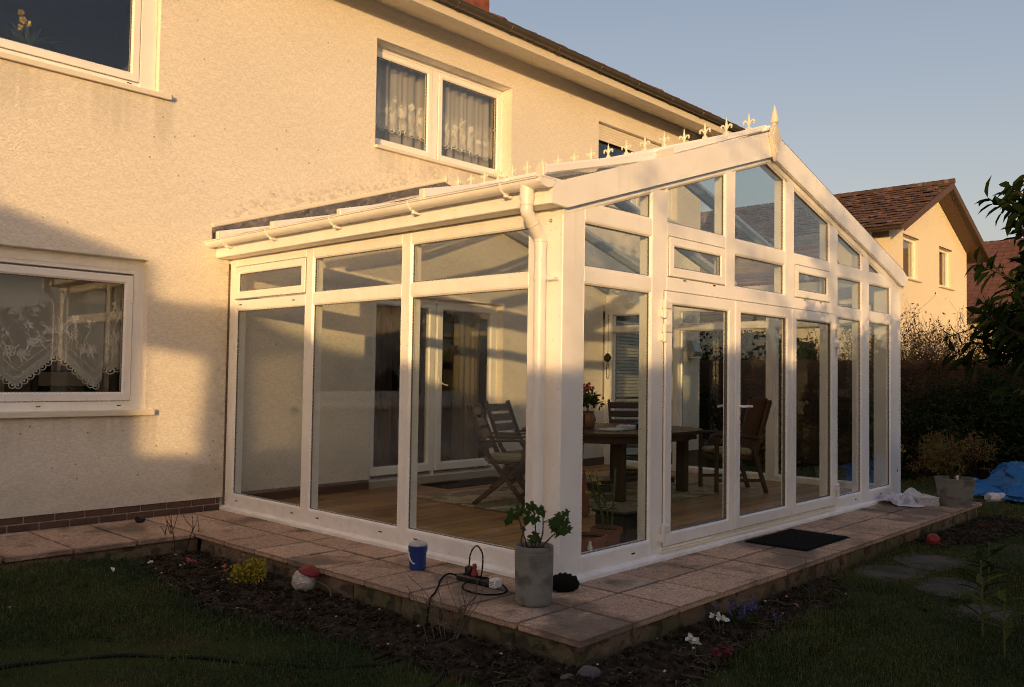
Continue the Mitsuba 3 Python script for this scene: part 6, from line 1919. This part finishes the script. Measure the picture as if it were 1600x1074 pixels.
p = np.vstack([scatter(POLY_L, 2600), scatter(POLY_R, 500)])
n_ = len(p)
P = np.stack([p[:, 0], p[:, 1], gz(p[:, 0], p[:, 1]) + 0.028], 1)
d = rdir(r, n_, -0.15, 0.3)
labels[one("leaf_litter", leaves(P, d, np.tile([0, 0, 1.0], (n_, 1)) + r.normal(0, 0.4, (n_, 3)), r.uniform(0.012, 0.036, n_), r.uniform(0.007, 0.018, n_), 0.3), "leaf_dry", smooth=True)] = {"label": "dry leaves and plant litter scattered over the soil beds", "category": "leaf litter", "kind": "stuff"}
p = np.vstack([scatter(POLY_L, 190), scatter(POLY_R, 40)])
tw = []
for x, y in p:
    a, L = r.uniform(0, 6.28), r.uniform(0.03, 0.14)
    z = float(gz(x, y)) + 0.032
    tw.append(tube([(x, y, z), (x + L / 2 * math.cos(a), y + L / 2 * math.sin(a), z + r.uniform(0, 0.02)), (x + L * math.cos(a + 0.3), y + L * math.sin(a + 0.3), z - 0.005)], r.uniform(0.0012, 0.003), 4, cap=False))
one("twig_litter", tw, "twig_pale", "dry twigs and stalks lying on the soil beds", "twigs", kind="stuff")
ic = trimesh.creation.icosphere(subdivisions=1)
iv, if_ = np.asarray(ic.vertices), np.asarray(ic.faces)
p = np.vstack([scatter(POLY_L, 3200), scatter(POLY_R, 400)])
cl = []
for x, y in p:
    s = r.uniform(0.004, 0.018)
    cl.append((iv * [s * r.uniform(0.8, 1.4), s, s * 0.7] * (1 + r.normal(0, 0.14, (len(iv), 1))) + [x, y, float(gz(x, y)) + 0.026], if_))
one("soil_clods", cl, "soil", "crumbly clods of dark earth in the beds", "clods", kind="stuff")
pb = scatter(POLY_L, 70)
one("pebbles", [(iv * [s * 1.3, s, s * 0.8] + [x, y, float(gz(x, y)) + 0.032], if_) for (x, y), s in zip(pb, r.uniform(0.003, 0.009, len(pb)))], "mortar", "small pale pebbles scattered in the soil bed", "pebbles", kind="stuff")
LL = [(-2.35, -1.9, "leaf_pink", "pinkish fallen leaf on the left lawn near the path"), (-1.75, -1.6, "petal_white", "white petal on the lawn edge beside the left bed"), (-2.6, -2.2, "petal_white", "white petal on the grass at the far left"),
      (1.2, -5.42, "leaf_pink", "pinkish curled leaf on the soil before the door mat"), (1.52, -5.56, "leaf_pink", "pale pink leaf on the soil beside the strap leaved tuft"), (1.68, -5.76, "leaf_dry", "dry leaf at the lawn edge of the front bed"),
      (0.95, -6.7, "leaf_red", "small red leaf on the grass at the bottom right"), (2.2, -6.75, "leaf_yellow", "yellow leaf on the grass at the lower right edge"), (-1.4, -4.9, "leaf_red", "red leaf on the lawn beside the hose loop")]
for x, y, m_, lab in LL:
    dd = rdir(r, 1, -0.1, 0.2)
    one("fallen_leaf", leaves([(x, y, g(x, y) + 0.035)], dd, [(0.2, 0.1, 1.0)], 0.06, 0.032, 0.4), m_, lab, "leaf", "fallen leaves on the ground", smooth=True)

VIEW = sg.Polygon([(-5.2, -7.5), (-6.0, -1.05), (12, -1.05), (11.2, 6), (30, 6), (20, -12), (3, -12)])
solid = [POLY_L.buffer(-0.05), POLY_R.buffer(-0.05), sg.box(-7, -1.04, SR, 10).union(sg.box(SX, SY, SR, 0)), sg.box(SX, -5.2, 6.41, 9.5), sg.box(6.3, 0, 9.2, 10)]
nogo = shapely.union_all(solid)


def grass(x0, x1, y0, y1, n, L, W):
    p = np.stack([r.uniform(x0, x1, n), r.uniform(y0, y1, n)], 1)
    keep = ~shapely.contains_xy(nogo, p[:, 0], p[:, 1])
    # only where the picture or the panes can show it
    dx, dy = p[:, 0] - CAM[0], p[:, 1] - CAM[1]
    ang = np.degrees(np.arctan2(dx, dy))
    keep &= (ang > 11) & (ang < 86)
    thin = meshkit.fbm(np.stack([p[:, 0] * 1.6, p[:, 1] * 1.6, 0 * dx], 1), 3, 6)
    keep &= r.random(len(p)) < np.clip(2.6 - 3.6 * thin, 0.12, 1)
    for (sx_, sy_, a_) in ((3.45, -5.62, 0.33), (2.78, -5.52, 0.3), (2.6, -6.02, 0.3), (2.0, -6.42, 0.24)):
        keep &= ((p[:, 0] - sx_) / a_) ** 2 + ((p[:, 1] - sy_) / (a_ * 0.75)) ** 2 > r.uniform(0.55, 1.05, len(p))
    p = p[keep]
    m = len(p)
    hgt = 0.35 + 1.3 * meshkit.fbm(np.stack([p[:, 0] * 3, p[:, 1] * 3, 0 * p[:, 0]], 1), 3, 2)
    P = np.stack([p[:, 0], p[:, 1], gz(p[:, 0], p[:, 1]) - 0.004], 1)
    a = r.uniform(0, 6.28, m)
    tl_ = np.abs(r.normal(0, 0.55, m))
    d = np.stack([np.cos(a) * tl_, np.sin(a) * tl_, np.ones(m)], 1)
    return chips(P, d, rdir(r, m), L * hgt * r.uniform(0.6, 1.2, m), W * r.uniform(0.7, 1.3, m))


wd = []
for x, y in np.vstack([r.uniform([-3.6, -4.8], [-1.8, -1.5], (26, 2)), r.uniform([-0.4, -7.4], [3.2, -5.9], (34, 2))]):
    if shapely.contains_xy(nogo, x, y):
        continue
    n_ = int(r.integers(5, 11))
    a = r.uniform(0, 6.28, n_)
    wd.append(leaves(np.tile([x, y, g(x, y) + 0.008], (n_, 1)), np.stack([np.cos(a), np.sin(a), r.uniform(0.15, 0.9, n_)], 1), np.tile([0, 0, 1.0], (n_, 1)), r.uniform(0.03, 0.075, n_), r.uniform(0.012, 0.024), 0.3))
one("lawn_weeds", wd, "leaf_geranium", "small rosette weeds growing in the lawn", "weeds", kind="stuff", smooth=True)
gm = cat([grass(-1.75, -1.2, -5.6, -1.1, 5000, 0.075, 0.005), grass(-0.7, 2.3, -6.0, -5.5, 7000, 0.075, 0.005), grass(-4.2, -0.9, -5.6, -1.0, 105000, 0.045, 0.0042), grass(-1.2, 3.6, -8.2, -5.2, 105000, 0.045, 0.0042), grass(3.6, 7.5, -8.0, -4.2, 50000, 0.045, 0.006), grass(6.3, 11.3, -6.5, 2.0, 45000, 0.05, 0.009)])
one("grass", gm, "blade", "short green lawn grass", "grass", kind="stuff")
